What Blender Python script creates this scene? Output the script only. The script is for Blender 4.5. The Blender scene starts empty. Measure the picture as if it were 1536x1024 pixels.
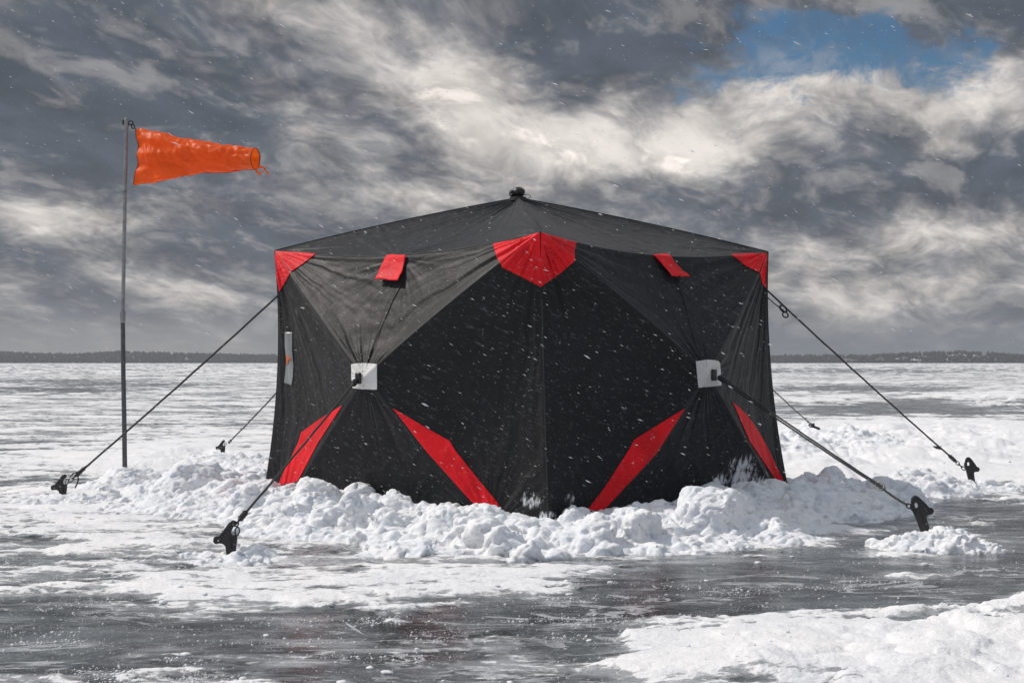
import bpy, bmesh, math, random
import numpy as np
from mathutils import Vector, Matrix
from mathutils.bvhtree import BVHTree

random.seed(7)
RNG = np.random.RandomState(11)
SC = bpy.context.scene
COL = SC.collection
R = math.radians
F = 2423.0            # focal length in photo pixels (1536 wide)
HZ = 543.0            # horizon row of the photo
CAMH = 0.93

def at(px, py, Y):
    return Vector(((px - 768.0) / F * Y, Y, CAMH + (HZ - py) / F * Y))
def gnd(px, py, z=0.0):
    Y = (CAMH - z) * F / (py - HZ)
    return Vector(((px - 768.0) / F * Y, Y, z))

# ------------------------------------------------------------------ numpy noise
PERM = RNG.permutation(256)
PERM = np.concatenate([PERM, PERM, PERM])
GR = RNG.randn(256, 3); GR /= np.linalg.norm(GR, axis=1)[:, None]
def perlin(x, y, z=0.0):
    x = np.asarray(x, float); y = np.asarray(y, float); z = np.zeros_like(x) + z
    xi = np.floor(x).astype(int); yi = np.floor(y).astype(int); zi = np.floor(z).astype(int)
    xf = x - xi; yf = y - yi; zf = z - zi
    u = xf**3*(xf*(xf*6-15)+10); v = yf**3*(yf*(yf*6-15)+10); w = zf**3*(zf*(zf*6-15)+10)
    xi &= 255; yi &= 255; zi &= 255
    def g(i, j, k):
        h = PERM[PERM[PERM[xi+i] + yi+j] + zi+k]
        gv = GR[h]
        return gv[..., 0]*(xf-i) + gv[..., 1]*(yf-j) + gv[..., 2]*(zf-k)
    def L(a, b, t): return a + (b-a)*t
    r = L(L(L(g(0,0,0), g(1,0,0), u), L(g(0,1,0), g(1,1,0), u), v),
          L(L(g(0,0,1), g(1,0,1), u), L(g(0,1,1), g(1,1,1), u), v), w)
    return r * 1.5
def fbm(x, y, z=0.0, o=4, rough=.5):
    s = 0; a = 1; t = 0
    for i in range(o):
        s = s + a*perlin(np.asarray(x)*2**i + 17.3*i, np.asarray(y)*2**i - 9.1*i, np.asarray(z)*2**i + 3.7*i)
        t += a; a *= rough
    return s / t * 1.4
def sstep(a, b, x):
    t = np.clip((x-a)/(b-a), 0, 1); return t*t*(3-2*t)

# ------------------------------------------------------------------ mesh helpers
def mesh_np(name, V, Fc, mat=None, parent=None, smooth=True, attrs=None, uv=None):
    me = bpy.data.meshes.new(name)
    V = np.asarray(V, np.float32)
    Fc = np.asarray(Fc, np.int32)
    me.vertices.add(len(V)); me.vertices.foreach_set('co', V.ravel())
    n, k = Fc.shape
    me.loops.add(n*k); me.loops.foreach_set('vertex_index', Fc.ravel())
    me.polygons.add(n)
    me.polygons.foreach_set('loop_start', np.arange(0, n*k, k, dtype=np.int32))
    me.polygons.foreach_set('loop_total', np.full(n, k, np.int32))
    me.update(calc_edges=True)
    me.validate()
    if smooth: me.polygons.foreach_set('use_smooth', np.ones(len(me.polygons), bool))
    for an, av in (attrs or {}).items():
        at_ = me.attributes.new(an, 'FLOAT', 'POINT')
        at_.data.foreach_set('value', np.asarray(av, np.float32).ravel())
    o = bpy.data.objects.new(name, me); COL.objects.link(o)
    if mat: me.materials.append(mat)
    if parent: o.parent = parent
    return o
def grid_faces(nu, nv):
    i = np.arange(nu-1)[:, None]; j = np.arange(nv-1)[None, :]
    a = (i*nv + j).ravel()
    return np.stack([a, a+nv, a+nv+1, a+1], 1)
class MB:
    def __init__(s): s.v = []; s.f = []
    def add(s, V, Fs):
        b = len(s.v); s.v += [tuple(p) for p in V]; s.f += [tuple(b+i for i in f) for f in Fs]
    def tube(s, pts, r, n=8, cap=True):
        pts = [Vector(p) for p in pts]; rs = r if isinstance(r, (list, tuple)) else [r]*len(pts)
        b = len(s.v); up = None
        for i, p in enumerate(pts):
            d = (pts[min(i+1, len(pts)-1)] - pts[max(i-1, 0)]).normalized()
            if up is None:
                up = d.orthogonal().normalized()
            up = (up - d*up.dot(d)).normalized(); sd = d.cross(up)
            for k in range(n):
                a = 2*math.pi*k/n
                s.v.append(tuple(p + (up*math.cos(a) + sd*math.sin(a))*rs[i]))
        for i in range(len(pts)-1):
            for k in range(n):
                s.f.append((b+i*n+k, b+i*n+(k+1) % n, b+(i+1)*n+(k+1) % n, b+(i+1)*n+k))
        if cap:
            s.f.append(tuple(b+k for k in range(n))[::-1]); e = b+(len(pts)-1)*n
            s.f.append(tuple(e+k for k in range(n)))
    def ring(s, c, nrm, R1, R2, r, n=20, m=6, arc=1.0):
        nrm = Vector(nrm).normalized(); a = nrm.orthogonal().normalized(); b_ = nrm.cross(a)
        s.loop(c, a, b_, R1, R2, r, n, m, arc)
    def loop(s, c, a, b_, R1, R2, r, n=20, m=6, arc=1.0):
        c = Vector(c); pts = []
        N_ = int(n*arc)
        for i in range(N_+1):
            t = 2*math.pi*i/n
            pts.append(c + a*R1*math.cos(t) + b_*R2*math.sin(t))
        s.tube(pts, r, m)
    def box(s, c, ax, ay, az):
        c = Vector(c); V = [c + ax*i + ay*j + az*k for k in (-1, 1) for j in (-1, 1) for i in (-1, 1)]
        s.add(V, [(0,2,3,1), (4,5,7,6), (0,1,5,4), (2,6,7,3), (0,4,6,2), (1,3,7,5)])
    def build(s, name, mat=None, parent=None, smooth=True, bevel=0):
        me = bpy.data.meshes.new(name); me.from_pydata(s.v, [], s.f); me.update()
        bm = bmesh.new(); bm.from_mesh(me); bmesh.ops.recalc_face_normals(bm, faces=bm.faces)
        bm.to_mesh(me); bm.free()
        if smooth:
            me.polygons.foreach_set('use_smooth', [True]*len(me.polygons))
            me.set_sharp_from_angle(angle=R(40))
        o = bpy.data.objects.new(name, me); COL.objects.link(o)
        if mat: me.materials.append(mat)
        if parent: o.parent = parent
        if bevel:
            b = o.modifiers.new('b', 'BEVEL'); b.width = bevel; b.segments = 2
        return o
def tag(o, label=None, cat=None, group=None, kind=None):
    if label: o['label'] = label
    if cat: o['category'] = cat
    if group: o['group'] = group
    if kind: o['kind'] = kind
    return o
def empty(name, loc=(0, 0, 0)):
    o = bpy.data.objects.new(name, None); COL.objects.link(o); o.location = loc
    o.empty_display_size = .1
    return o
def settle(root):
    """children were built in world space: keep them there under a moved Empty"""
    for c in root.children:
        c.matrix_parent_inverse = Matrix.Translation(-root.location)

# ------------------------------------------------------------------ node helper
class NT:
    def __init__(s, tree): s.t = tree; tree.nodes.clear()
    def n(s, typ, ins=None, **props):
        nd = s.t.nodes.new(typ)
        for k, v in props.items(): setattr(nd, k, v)
        for k, v in (ins or {}).items():
            sock = nd.inputs[k]
            if isinstance(v, bpy.types.NodeSocket): s.t.links.new(v, sock)
            elif isinstance(v, bpy.types.Node): s.t.links.new(v.outputs[0], sock)
            else: sock.default_value = v
        return nd
    def m(s, op, a, b=None, c=None, clamp=False):
        ins = {0: a}
        if b is not None: ins[1] = b
        if c is not None: ins[2] = c
        return s.n('ShaderNodeMath', ins, operation=op, use_clamp=clamp).outputs[0]
    def vm(s, op, a, b=None, out=0, scale=None):
        ins = {0: a}
        if b is not None: ins[1] = b
        if scale is not None: ins['Scale'] = scale
        return s.n('ShaderNodeVectorMath', ins, operation=op).outputs[out]
    def noise(s, vec, scale, detail=5, rough=.5, dist=0, out='Fac', dims='3D'):
        return s.n('ShaderNodeTexNoise', {'Vector': vec, 'Scale': scale, 'Detail': detail, 'Roughness': rough, 'Distortion': dist}, noise_dimensions=dims).outputs[out]
    def mr(s, x, a, b, c=0., d=1., smooth=True):
        return s.n('ShaderNodeMapRange', {'Value': x, 'From Min': a, 'From Max': b, 'To Min': c, 'To Max': d},
                   interpolation_type='SMOOTHSTEP' if smooth else 'LINEAR').outputs[0]
    def mix(s, f, a, b):
        return s.n('ShaderNodeMix', {0: f, 6: a, 7: b}, data_type='RGBA').outputs[2]
    def attr(s, name): return s.n('ShaderNodeAttribute', attribute_name=name).outputs['Fac']
    def bump(s, h, strength, dist, normal=None):
        ins = {'Height': h, 'Strength': strength, 'Distance': dist}
        if normal: ins['Normal'] = normal
        return s.n('ShaderNodeBump', ins).outputs[0]
def material(name):
    m = bpy.data.materials.new(name); m.use_nodes = True
    t = NT(m.node_tree)
    out = t.n('ShaderNodeOutputMaterial')
    return m, t, out
def c4(r, g, b): return (r, g, b, 1.0)

# ------------------------------------------------------------------ render + camera
SC.view_settings.view_transform = 'Standard'
SC.view_settings.look = 'None'
SC.view_settings.gamma = 1
SC.view_settings.exposure = 0
SC.cycles.use_denoising = True
SC.cycles.denoiser = 'OPENIMAGEDENOISE'
SC.cycles.denoising_input_passes = 'RGB_ALBEDO_NORMAL'
SC.cycles.denoising_prefilter = 'ACCURATE'
SC.cycles.max_bounces = 6
SC.cycles.volume_bounces = 0
SC.cycles.volume_step_rate = 1
cam = bpy.data.cameras.new('camera'); camo = bpy.data.objects.new('camera', cam); COL.objects.link(camo)
camo.location = (0, 0, CAMH); camo.rotation_euler = (R(90), 0, 0)
cam.sensor_width = 36; cam.lens = F/1536*36; cam.shift_y = (HZ-512)/1536
cam.clip_start = .05; cam.clip_end = 9000
SC.camera = camo

# ------------------------------------------------------------------ sun + sky
SUN_AZ_DIR = Vector((-.87, .28, 0)).normalized()     # horizontal direction towards the sun
SUN_EL = R(46)
sd = SUN_AZ_DIR*math.cos(SUN_EL) + Vector((0, 0, math.sin(SUN_EL)))
sun = bpy.data.lights.new('sun', 'SUN'); suno = bpy.data.objects.new('sun', sun); COL.objects.link(suno)
sun.energy = 3.05; sun.angle = R(2.0); sun.color = (1.0, .93, .86)
suno.rotation_euler = sd.to_track_quat('Z', 'Y').to_euler()

def build_world():
    w = bpy.data.worlds.new('World'); SC.world = w; w.use_nodes = True
    t = NT(w.node_tree)
    out = t.n('ShaderNodeOutputWorld')
    tc = t.n('ShaderNodeTexCoord').outputs['Generated']
    sep = t.n('ShaderNodeSeparateXYZ', {0: tc}); x, y, z = sep.outputs
    sky = t.n('ShaderNodeTexSky', sky_type='NISHITA', sun_disc=False)
    sky.sun_elevation = SUN_EL; sky.sun_rotation = math.atan2(SUN_AZ_DIR.x, SUN_AZ_DIR.y)
    skyc = sky.outputs[0]
    zp = t.m('MAXIMUM', z, 0.0)
    zc = t.m('ADD', zp, 0.27)
    px = t.m('DIVIDE', x, zc); py = t.m('DIVIDE', y, zc)
    sl = math.hypot(.38, 1); sx, sy = .38/sl, 1/sl
    a = t.m('SUBTRACT', t.m('MULTIPLY', px, sy), t.m('MULTIPLY', py, sx))
    b = t.m('ADD', t.m('MULTIPLY', px, sx), t.m('MULTIPLY', py, sy))
    b = t.m('MULTIPLY', b, .60)
    q = t.n('ShaderNodeCombineXYZ', {0: a, 1: b, 2: 0.0}).outputs[0]
    wn = t.noise(q, 4.2, 3, .5, out='Color')
    qw = t.vm('ADD', q, t.vm('SCALE', t.vm('SUBTRACT', wn, (.5, .5, .5)), scale=.16))
    def blobs(lst):
        # lst: photo px, py, rx, ry, weight -> a bump round that direction of the sky
        s = None
        yy = t.m('MAXIMUM', y, .05)
        u = t.m('DIVIDE', x, yy); v = t.m('DIVIDE', z, yy)
        uv = t.n('ShaderNodeCombineXYZ', {0: u, 1: v, 2: 0.0}).outputs[0]
        # ragged edges
        rg = t.vm('SCALE', t.vm('SUBTRACT', t.noise(uv, 14, 5, .6, out='Color'), (.5, .5, .5)), scale=.045)
        uv = t.vm('ADD', uv, rg)
        for (cx, cy, rx, ry, wgt) in lst:
            c = ((cx-768)/F, (HZ-cy)/F, 0); sc = (F/rx, F/ry, 0)
            d = t.vm('LENGTH', t.vm('MULTIPLY', t.vm('SUBTRACT', uv, c), sc), out=1)
            k = t.mr(d, 0, 1.6, wgt, 0)
            s = k if s is None else t.m('ADD', s, k)
        return s
    bl = blobs([(300, 200, 260, 90, .14), (60, 120, 200, 90, .08), (200, 40, 260, 50, .12), (440, 90, 110, 60, .08), (420, 380, 180, 50, .10), (880, 70, 150, 60, .16), (1300, 270, 230, 60, .15),
                (1180, 330, 150, 40, .10), (40, 60, 120, 40, -.02), (600, 100, 90, 60, .02), (560, 240, 120, 50, .08), (1480, 200, 80, 60, -.02),
                (120, 320, 190, 45, -.17), (60, 420, 190, 50, -.17), (330, 430, 120, 30, -.10), (690, 150, 50, 90, -.14), (1000, 210, 150, 60, -.20),
                (760, 200, 120, 40, -.10), (700, 300, 120, 30, -.06), (1430, 120, 140, 60, -.20), (1120, 120, 100, 60, -.14), (1430, 350, 150, 50, -.20), (1250, 430, 200, 30, -.12),
                (900, 240, 160, 40, -.08), (300, 400, 150, 35, -.06)])
    big = t.noise(q, 1.15, 2, .5)
    def dens(v):
        a_ = t.noise(v, 3.1, 10, .64)
        puff = t.n('ShaderNodeTexVoronoi', {'Vector': v, 'Scale': 7.5, 'Detail': 3.0, 'Roughness': .70, 'Randomness': 1.0}, feature='F1', normalize=True).outputs['Distance']
        return t.m('ADD', t.m('MULTIPLY', a_, .98), t.m('MULTIPLY', t.m('SUBTRACT', .5, puff), .46))
    n1 = dens(qw)
    n2 = dens(t.vm('ADD', qw, (0.03, -.045, 0)))
    T = t.m('ADD', t.m('ADD', n1, t.m('MULTIPLY', t.m('SUBTRACT', big, .5), .55)), bl)
    T = t.m('SUBTRACT', T, .075)
    thick = t.mr(T, .24, .58)
    grad = t.m('SUBTRACT', n1, n2)
    lit = t.mr(grad, .0, .13)
    # brightness of the cloud: thin parts glow, thick bases stay slate grey
    f = t.m('SUBTRACT', 1.0, thick)
    f = t.m('POWER', f, 1.6)
    f = t.m('ADD', t.m('MULTIPLY', f, .74), t.m('MULTIPLY', lit, t.m('SUBTRACT', .60, t.m('MULTIPLY', thick, .42))), clamp=True)
    dark = c4(.084, .102, .132); brt = c4(1.0, .925, .855)
    cc = t.mix(f, dark, brt)
    # detail mottling of the grey bases
    n3 = t.noise(qw, 9, 7, .62)
    cc = t.vm('SCALE', cc, scale=t.mr(n3, .3, .7, .78, 1.22))
    # haze band at the horizon
    hz = t.mr(zp, .0, .036, 1.0, 0.0)
    side = t.mr(x, -.25, .25, 0, 1)
    hcol = t.mix(side, c4(.30, .29, .285), c4(.125, .155, .195))
    cc = t.mix(t.m('MULTIPLY', hz, .85), cc, hcol)
    # extra brightness added to unseen cloud overhead and behind the viewer, filling shade
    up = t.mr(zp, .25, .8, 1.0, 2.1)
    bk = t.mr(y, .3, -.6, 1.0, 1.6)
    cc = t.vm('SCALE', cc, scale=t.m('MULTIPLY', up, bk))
    # the blue gap
    hole = blobs([(1265, 86, 230, 70, .98), (1180, 110, 80, 34, .30), (1340, 40, 120, 36, .42), (985, 118, 100, 34, .52), (1400, 80, 90, 26, .38), (1130, 40, 80, 30, .3)])
    hn = t.noise(qw, 6.5, 10, .66)
    cov = t.mr(t.m('SUBTRACT', hole, t.m('MULTIPLY', hn, 5.0)), -2.25, -1.55, 0, .97)
    cov = t.m('MULTIPLY', cov, t.mr(hole, .05, .40))
    cov = t.m('MULTIPLY', cov, t.mr(t.noise(t.vm('MULTIPLY', qw, (1, 1.4, 1)), 17, 7, .68), .40, .58, 1.0, .72, True))
    blue = t.vm('MULTIPLY', skyc, (.027, .047, .062))
    final = t.mix(cov, cc, blue)
    final = t.vm('SCALE', final, scale=10.0)
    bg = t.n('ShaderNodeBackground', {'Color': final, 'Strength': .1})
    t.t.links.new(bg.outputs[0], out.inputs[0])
    w.cycles.sampling_method = 'MANUAL'; w.cycles.sample_map_resolution = 1024
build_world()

# ------------------------------------------------------------------ materials
def mat_fabric(name, base, rough=.5, frost=False, sheen=.15, spec=.5, wr=1.0):
    m, t, out = material(name)
    tc = t.n('ShaderNodeTexCoord').outputs['Object']
    big = t.noise(tc, 3.0, 5, .55)
    colr = t.vm('SCALE', base, scale=t.mr(big, .3, .7, .82, 1.2))
    # fine crossing threads
    w1 = t.noise(t.vm('MULTIPLY', tc, (1, 1, .25)), 150, 3, .6)
    w2 = t.noise(t.vm('MULTIPLY', tc, (.3, .3, 1)), 150, 3, .6)
    crk = t.noise(tc, 26, 5, .6, dist=.6)
    crk2 = t.noise(tc, 7, 4, .6, dist=1.0)
    h = t.m('ADD', t.m('MULTIPLY', t.m('ADD', w1, w2), .3), t.m('ADD', t.m('MULTIPLY', crk, .22), t.m('MULTIPLY', crk2, .45)))
    nb = t.bump(h, .55*wr, .006)
    rg = t.mr(t.noise(tc, 9, 4, .6), .3, .7, rough-.02, rough+.03)
    # dry snow flecks driven into the cloth, smeared down-wind
    mp = t.n('ShaderNodeMapping', {'Vector': tc, 'Rotation': (0, R(-24), 0)}).outputs[0]
    fl = t.noise(t.vm('MULTIPLY', mp, (.22, .5, 1)), 150, 2, .55)
    dust = t.mr(fl, .66, .76, 0, .30)
    fl2 = t.noise(t.vm('MULTIPLY', mp, (.16, .5, 1)), 60, 3, .6)
    dust = t.m('MAXIMUM', dust, t.mr(fl2, .56, .80, 0, .14))
    colr = t.mix(dust, colr, c4(.5, .52, .55))
    ins = {'Base Color': colr, 'Roughness': rg, 'Normal': nb, 'Specular IOR Level': spec, 'Sheen Weight': sheen, 'Sheen Roughness': .5}
    if frost:
        st = t.vm('MULTIPLY', tc, (1.0, 1.0, .45))
        fn = t.noise(st, 34, 6, .68, dist=.3)
        fr = t.mr(t.m('SUBTRACT', t.m('ADD', t.attr('frost'), fn), 1.0), -.09, .13, 0, .85)
        ins['Base Color'] = t.mix(fr, colr, c4(.78, .81, .85))
        ins['Roughness'] = t.m('ADD', t.m('MULTIPLY', fr, .35), rg, clamp=True)
    b = t.n('ShaderNodeBsdfPrincipled', ins)
    t.t.links.new(b.outputs[0], out.inputs[0])
    return m
def mat_plain(name, base, rough=.5, metal=0.0, spec=.5, nscale=30, nvar=.25, bump=.2, bdist=.002):
    m, t, out = material(name)
    tc = t.n('ShaderNodeTexCoord').outputs['Object']
    n = t.noise(tc, nscale, 6, .6)
    colr = t.vm('SCALE', base, scale=t.mr(n, .3, .7, 1-nvar, 1+nvar))
    b = t.n('ShaderNodeBsdfPrincipled', {'Base Color': colr, 'Roughness': t.mr(n, .3, .7, rough-.1, rough+.1),
            'Metallic': metal, 'Specular IOR Level': spec, 'Normal': t.bump(t.noise(tc, nscale*4, 4, .6), bump, bdist)})
    t.t.links.new(b.outputs[0], out.inputs[0])
    return m
def mat_snow():
    m, t, out = material('packed_snow')
    tc = t.n('ShaderNodeTexCoord').outputs['Object']
    n = t.noise(tc, 4, 5, .6)
    colr = t.mix(t.mr(n, .3, .7), c4(.76, .795, .84), c4(.87, .88, .895))
    h = t.m('ADD', t.m('MULTIPLY', t.noise(tc, 28, 6, .62), 1.0), t.m('MULTIPLY', t.noise(tc, 130, 4, .6), .35))
    nb = t.bump(h, .55, .02)
    b = t.n('ShaderNodeBsdfPrincipled', {'Base Color': colr, 'Roughness': .72, 'Specular IOR Level': .25, 'Normal': nb,
            'Subsurface Weight': .25, 'Subsurface Radius': (.035, .045, .06), 'Subsurface Scale': .5})
    t.t.links.new(b.outputs[0], out.inputs[0])
    return m
def mat_lake():
    m, t, out = material('ice_and_snow')
    g = t.n('ShaderNodeNewGeometry').outputs['Position']
    st = t.vm('MULTIPLY', g, (.55, 1.0, 1.0))
    cov = t.attr('cover')
    fine = t.m('ADD', t.m('MULTIPLY', t.m('SUBTRACT', t.noise(st, 7, 9, .70, dist=.4), .5), 1.25),
                      t.m('MULTIPLY', t.m('SUBTRACT', t.noise(t.vm('MULTIPLY', g, (.6, 1, 1)), 26, 6, .72), .5), .85))
    sm = t.mr(t.m('ADD', cov, fine), .44, .60)          # snow on ice
    # ice: dark, cloudy with trapped snow, scratched and speckled
    cl = t.noise(t.vm('MULTIPLY', g, (.8, 1, 1)), 1.5, 6, .6, dist=.6)
    icec = t.mix(t.mr(cl, .38, .68), c4(.017, .023, .025), c4(.110, .130, .138))
    film = t.mr(t.m('ADD', cov, t.m('MULTIPLY', t.m('SUBTRACT', t.noise(st, 3.5, 8, .70, dist=.5), .5), 1.9)), .22, .66, 0, .55)
    icec = t.mix(film, icec, c4(.58, .61, .64))
    sp = t.n('ShaderNodeTexVoronoi', {'Vector': t.vm('ADD', t.vm('MULTIPLY', g, (.6, 1, 1)), t.vm('SCALE', t.noise(g, 30, 3, .6, out='Color'), scale=.05)), 'Scale': 48.0, 'Randomness': 1.0}).outputs['Distance']
    vn = t.m('ABSOLUTE', t.m('SUBTRACT', t.noise(t.vm('MULTIPLY', g, (.55, 1, 1)), 2.4, 7, .62, dist=.7), .5))
    vein = t.m('MULTIPLY', t.mr(vn, .0, .028, .85, 0), t.mr(t.noise(g, 1.3, 4, .6), .44, .60))
    mot = t.noise(t.vm('MULTIPLY', g, (.8, 1, 1)), 5.5, 8, .72, dist=.5)
    icec = t.mix(t.mr(mot, .44, .66, 0, .34), icec, c4(.36, .385, .405))
    icec = t.mix(vein, icec, c4(.62, .65, .68))
    spk = t.mr(sp, .10, .24, 1, 0)
    spk = t.m('MULTIPLY', spk, t.mr(t.noise(g, 4, 5, .6), .42, .66))
    sp2 = t.mr(t.noise(t.vm('MULTIPLY', g, (.5, 1, 1)), 95, 3, .7), .60, .70)
    spk = t.m('MAXIMUM', spk, t.m('MULTIPLY', sp2, t.mr(t.noise(g, 2.2, 5, .6), .40, .62)))
    icec = t.mix(t.m('MULTIPLY', spk, .75), icec, c4(.72, .75, .78))
    snowc = t.mix(t.mr(t.noise(g, 1.7, 5, .6), .3, .7), c4(.78, .80, .83), c4(.89, .895, .90))
    colr = t.mix(sm, icec, snowc)
    rough = t.n('ShaderNodeMix', {0: t.m('MAXIMUM', sm, t.m('MULTIPLY', spk, .8)), 2: t.mr(t.noise(st, 6, 5, .6), .3, .7, .10, .34), 3: .78}, data_type='FLOAT').outputs[0]
    spec = t.mr(sm, 0, 1, .5, .18)
    h = t.m('ADD', t.m('MULTIPLY', t.noise(st, 22, 7, .64), t.mr(sm, 0, 1, .10, 1.2)), t.m('MULTIPLY', sm, .5))
    h = t.m('ADD', h, t.m('MULTIPLY', t.noise(g, 70, 3, .6), t.mr(sm, 0, 1, .10, .40)))
    h = t.m('ADD', h, t.m('MULTIPLY', spk, .12))
    nb = t.bump(h, .6, .022)
    b = t.n('ShaderNodeBsdfPrincipled', {'Base Color': colr, 'Roughness': rough, 'Specular IOR Level': spec, 'Normal': nb})
    t.t.links.new(b.outputs[0], out.inputs[0])
    return m
M = {}
M['black'] = mat_fabric('black_tent_fabric', (.0076, .0086, .0102), .55, frost=True, sheen=.03, spec=.28)
M['roof'] = mat_fabric('roof_fabric', (.0085, .0098, .0118), .50, frost=True, sheen=.04, spec=.32)
M['red'] = mat_fabric('red_tent_fabric', (.74, .010, .018), .6, sheen=.03, spec=.2)
M['white'] = mat_fabric('white_webbing_patch', (.72, .72, .71), .6, sheen=.1, spec=.3, wr=.6)
M['grey'] = mat_fabric('grey_reflective_tape', (.20, .21, .215), .35, sheen=0, spec=.6, wr=.5)
M['seam'] = mat_plain('seam_tape', (.018, .019, .021), .55)
M['plastic'] = mat_plain('black_plastic', (.014, .014, .015), .38, spec=.5, nscale=60, nvar=.3, bump=.5, bdist=.0015)
M['rope'] = mat_plain('black_cord', (.020, .020, .022), .6, nscale=200, bump=.8, bdist=.003)
M['steel'] = mat_plain('galvanised_steel', (.30, .31, .32), .42, metal=.85, nscale=25, nvar=.15)
M['dsteel'] = mat_plain('weathered_steel', (.11, .115, .12), .5, metal=.7, nscale=25, nvar=.18)
M['rust'] = mat_plain('faded_orange_mark', (.45, .10, .04), .6)
M['snow'] = mat_snow()
M['lake'] = mat_lake()

# ------------------------------------------------------------------ tent frame points
Ft, Lt, Rt = at(810, 348, 9.0), at(412, 376, 10.56), at(1152, 378, 10.68)
Bt = Lt + Rt - Ft; Bt.z = (Lt.z+Rt.z)/2
Fb, Lb, Rb = at(823, 790, 8.97), at(391, 760, 10.5), at(1188, 760, 10.66)
for p in (Fb, Lb, Rb): p.z = -.03
Bb = Lb + Rb - Fb; Bb.z = -.03
PK = at(777, 297, 10.62)
NL = Vector((-(Lt-Ft).y, (Lt-Ft).x, 0)).normalized()
if NL.y > 0: NL = -NL
NR = Vector(((Rt-Ft).y, -(Rt-Ft).x, 0)).normalized()
if NR.y > 0: NR = -NR
HL, HR = at(546, 566, 9.55), at(1062, 561, 9.61)
HBL = (Lt+Bt)/2 - NR*.30; HBL.z = .85
HBR = (Rt+Bt)/2 - NL*.30; HBR.z = .85
CEN = (Ft+Bt)/2

def lerp(a, b, s): return a + (b-a)*s
def curve(a, b, bow, n, power=1.0):
    """n points from a to b, bowed by the vector bow at the middle"""
    s = np.linspace(0, 1, n)[:, None]
    a = np.array(a); b = np.array(b); bow = np.array(bow)
    return a*(1-s) + b*s + bow*(4*s*(1-s))**power
def coons(top, bot, left, right):
    """top/bot: (nu,3) u direction at v=0/1; left/right: (nv,3) v direction at u=0/1"""
    nu, nv = len(top), len(left)
    u = np.linspace(0, 1, nu)[:, None, None]; v = np.linspace(0, 1, nv)[None, :, None]
    S = (1-v)*top[:, None] + v*bot[:, None] + (1-u)*left[None] + u*right[None] \
        - ((1-u)*(1-v)*top[0] + u*(1-v)*top[-1] + (1-u)*v*bot[0] + u*v*bot[-1])
    return S
def normals(S):
    du = np.gradient(S, axis=0); dv = np.gradient(S, axis=1)
    n = np.cross(du, dv); l = np.linalg.norm(n, axis=2, keepdims=True)
    n = n/np.maximum(l, 1e-9)
    return n
def wrinkle(S, outward, pulls, sag, seed=0, crumple=.0013, fold=1.0):
    nu, nv, _ = S.shape
    n = normals(S)
    mid = n[nu//2, nv//2]
    if np.dot(mid, outward) < 0: n = -n; mid = -mid
    u = np.linspace(0, 1, nu)[:, None]; v = np.linspace(0, 1, nv)[None, :]
    # metric distance to the border
    wu = np.linalg.norm(S[-1]-S[0], axis=1)[None, :]; wv = np.linalg.norm(S[:, -1]-S[:, 0], axis=1)[:, None]
    e = np.minimum(np.minimum(u, 1-u)*np.maximum(wu, 1e-3), np.minimum(v, 1-v)*np.maximum(wv, 1e-3))
    edge = sstep(0, .05, e)
    d = -sag*16*u*(1-u)*v*(1-v)*np.ones((nu, nv))
    a1 = np.cross(mid, [0, 0, 1.0]); a1 /= max(np.linalg.norm(a1), 1e-6); a2 = np.cross(mid, a1)
    P1 = S@a1; P2 = S@a2
    for k, (K, amp, reach, fr) in enumerate(pulls):
        K = np.array(K); q1 = P1 - K@a1; q2 = P2 - K@a2
        r = np.hypot(q1, q2)+1e-6; th = np.arctan2(q2, q1)
        # warped angle so that folds fork and wander a little
        th = th + .06*perlin(r*3+seed, th*2+k, seed) + .012*perlin(r*11, th*6, seed+k)
        f = perlin(th*fr, r*.55+k*3.1, seed+.5)*.9 + .55*perlin(th*fr*2.3, r*.9, seed+9.5+k)
        ridge = np.sign(f)*np.abs(f)**.75
        fall = np.exp(-r/reach)*sstep(.0, .16, r)
        d += amp*fold*ridge*fall
    cr = fbm(P1*4.3+seed, P2*4.3, seed*1.7, 4, .55)
    d += crumple*cr*1.2
    rd = 1-np.abs(fbm(P1*2.2+seed*3, P2*2.6, seed+4.2, 3, .5))*2.2
    d += crumple*.9*np.clip(rd, 0, 1)**4
    return S + n*(d*edge)[..., None], mid
def frost_field(S):
    f = np.zeros(S.shape[:2])
    for (px, py, Y, rr, hh, w) in FROST:
        c = np.array(at(px, py, Y))
        dh = np.hypot(S[..., 0]-c[0], S[..., 1]-c[1])/rr; dz = (S[..., 2]-c[2])/hh
        f = np.maximum(f, w*np.exp(-(dh**2+dz**2)))
    return f
FROST = [(1118, 716, 10.15, .24, .11, .63), (1090, 722, 10.0, .16, .08, .60), (1145, 725, 10.3, .16, .08, .62), (1118, 700, 10.15, .28, .12, .58), (1150, 712, 10.4, .10, .07, .50), (1085, 716, 10.0, .10, .06, .50), (1105, 700, 10.1, .16, .06, .45),
         (798, 750, 9.07, .12, .08, .56), (862, 748, 9.1, .08, .08, .56), (822, 775, 9.0, .12, .05, .55), (500, 735, 9.8, .25, .03, .42), (620, 755, 9.5, .3, .03, .40)]
TENT = empty('ice_fishing_tent', tuple(CEN.xy) + (0,))
tag(TENT, 'black pop-up ice fishing tent with red corner patches on the frozen lake', 'tent')
BV = []      # vertices / faces for the ray caster
BF = []
def panel(name, S, mat, n=None, frost=True):
    nu, nv, _ = S.shape
    fr = frost_field(S).ravel() if frost else np.zeros(nu*nv)
    fc = grid_faces(nu, nv)
    o = mesh_np(name, S.reshape(-1, 3), fc, mat, TENT, attrs={'frost': fr})
    b = len(BV); BV.extend(map(tuple, S.reshape(-1, 3).tolist())); BF.extend(map(tuple, (fc+b).tolist()))
    return o
SEAMS = []
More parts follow.
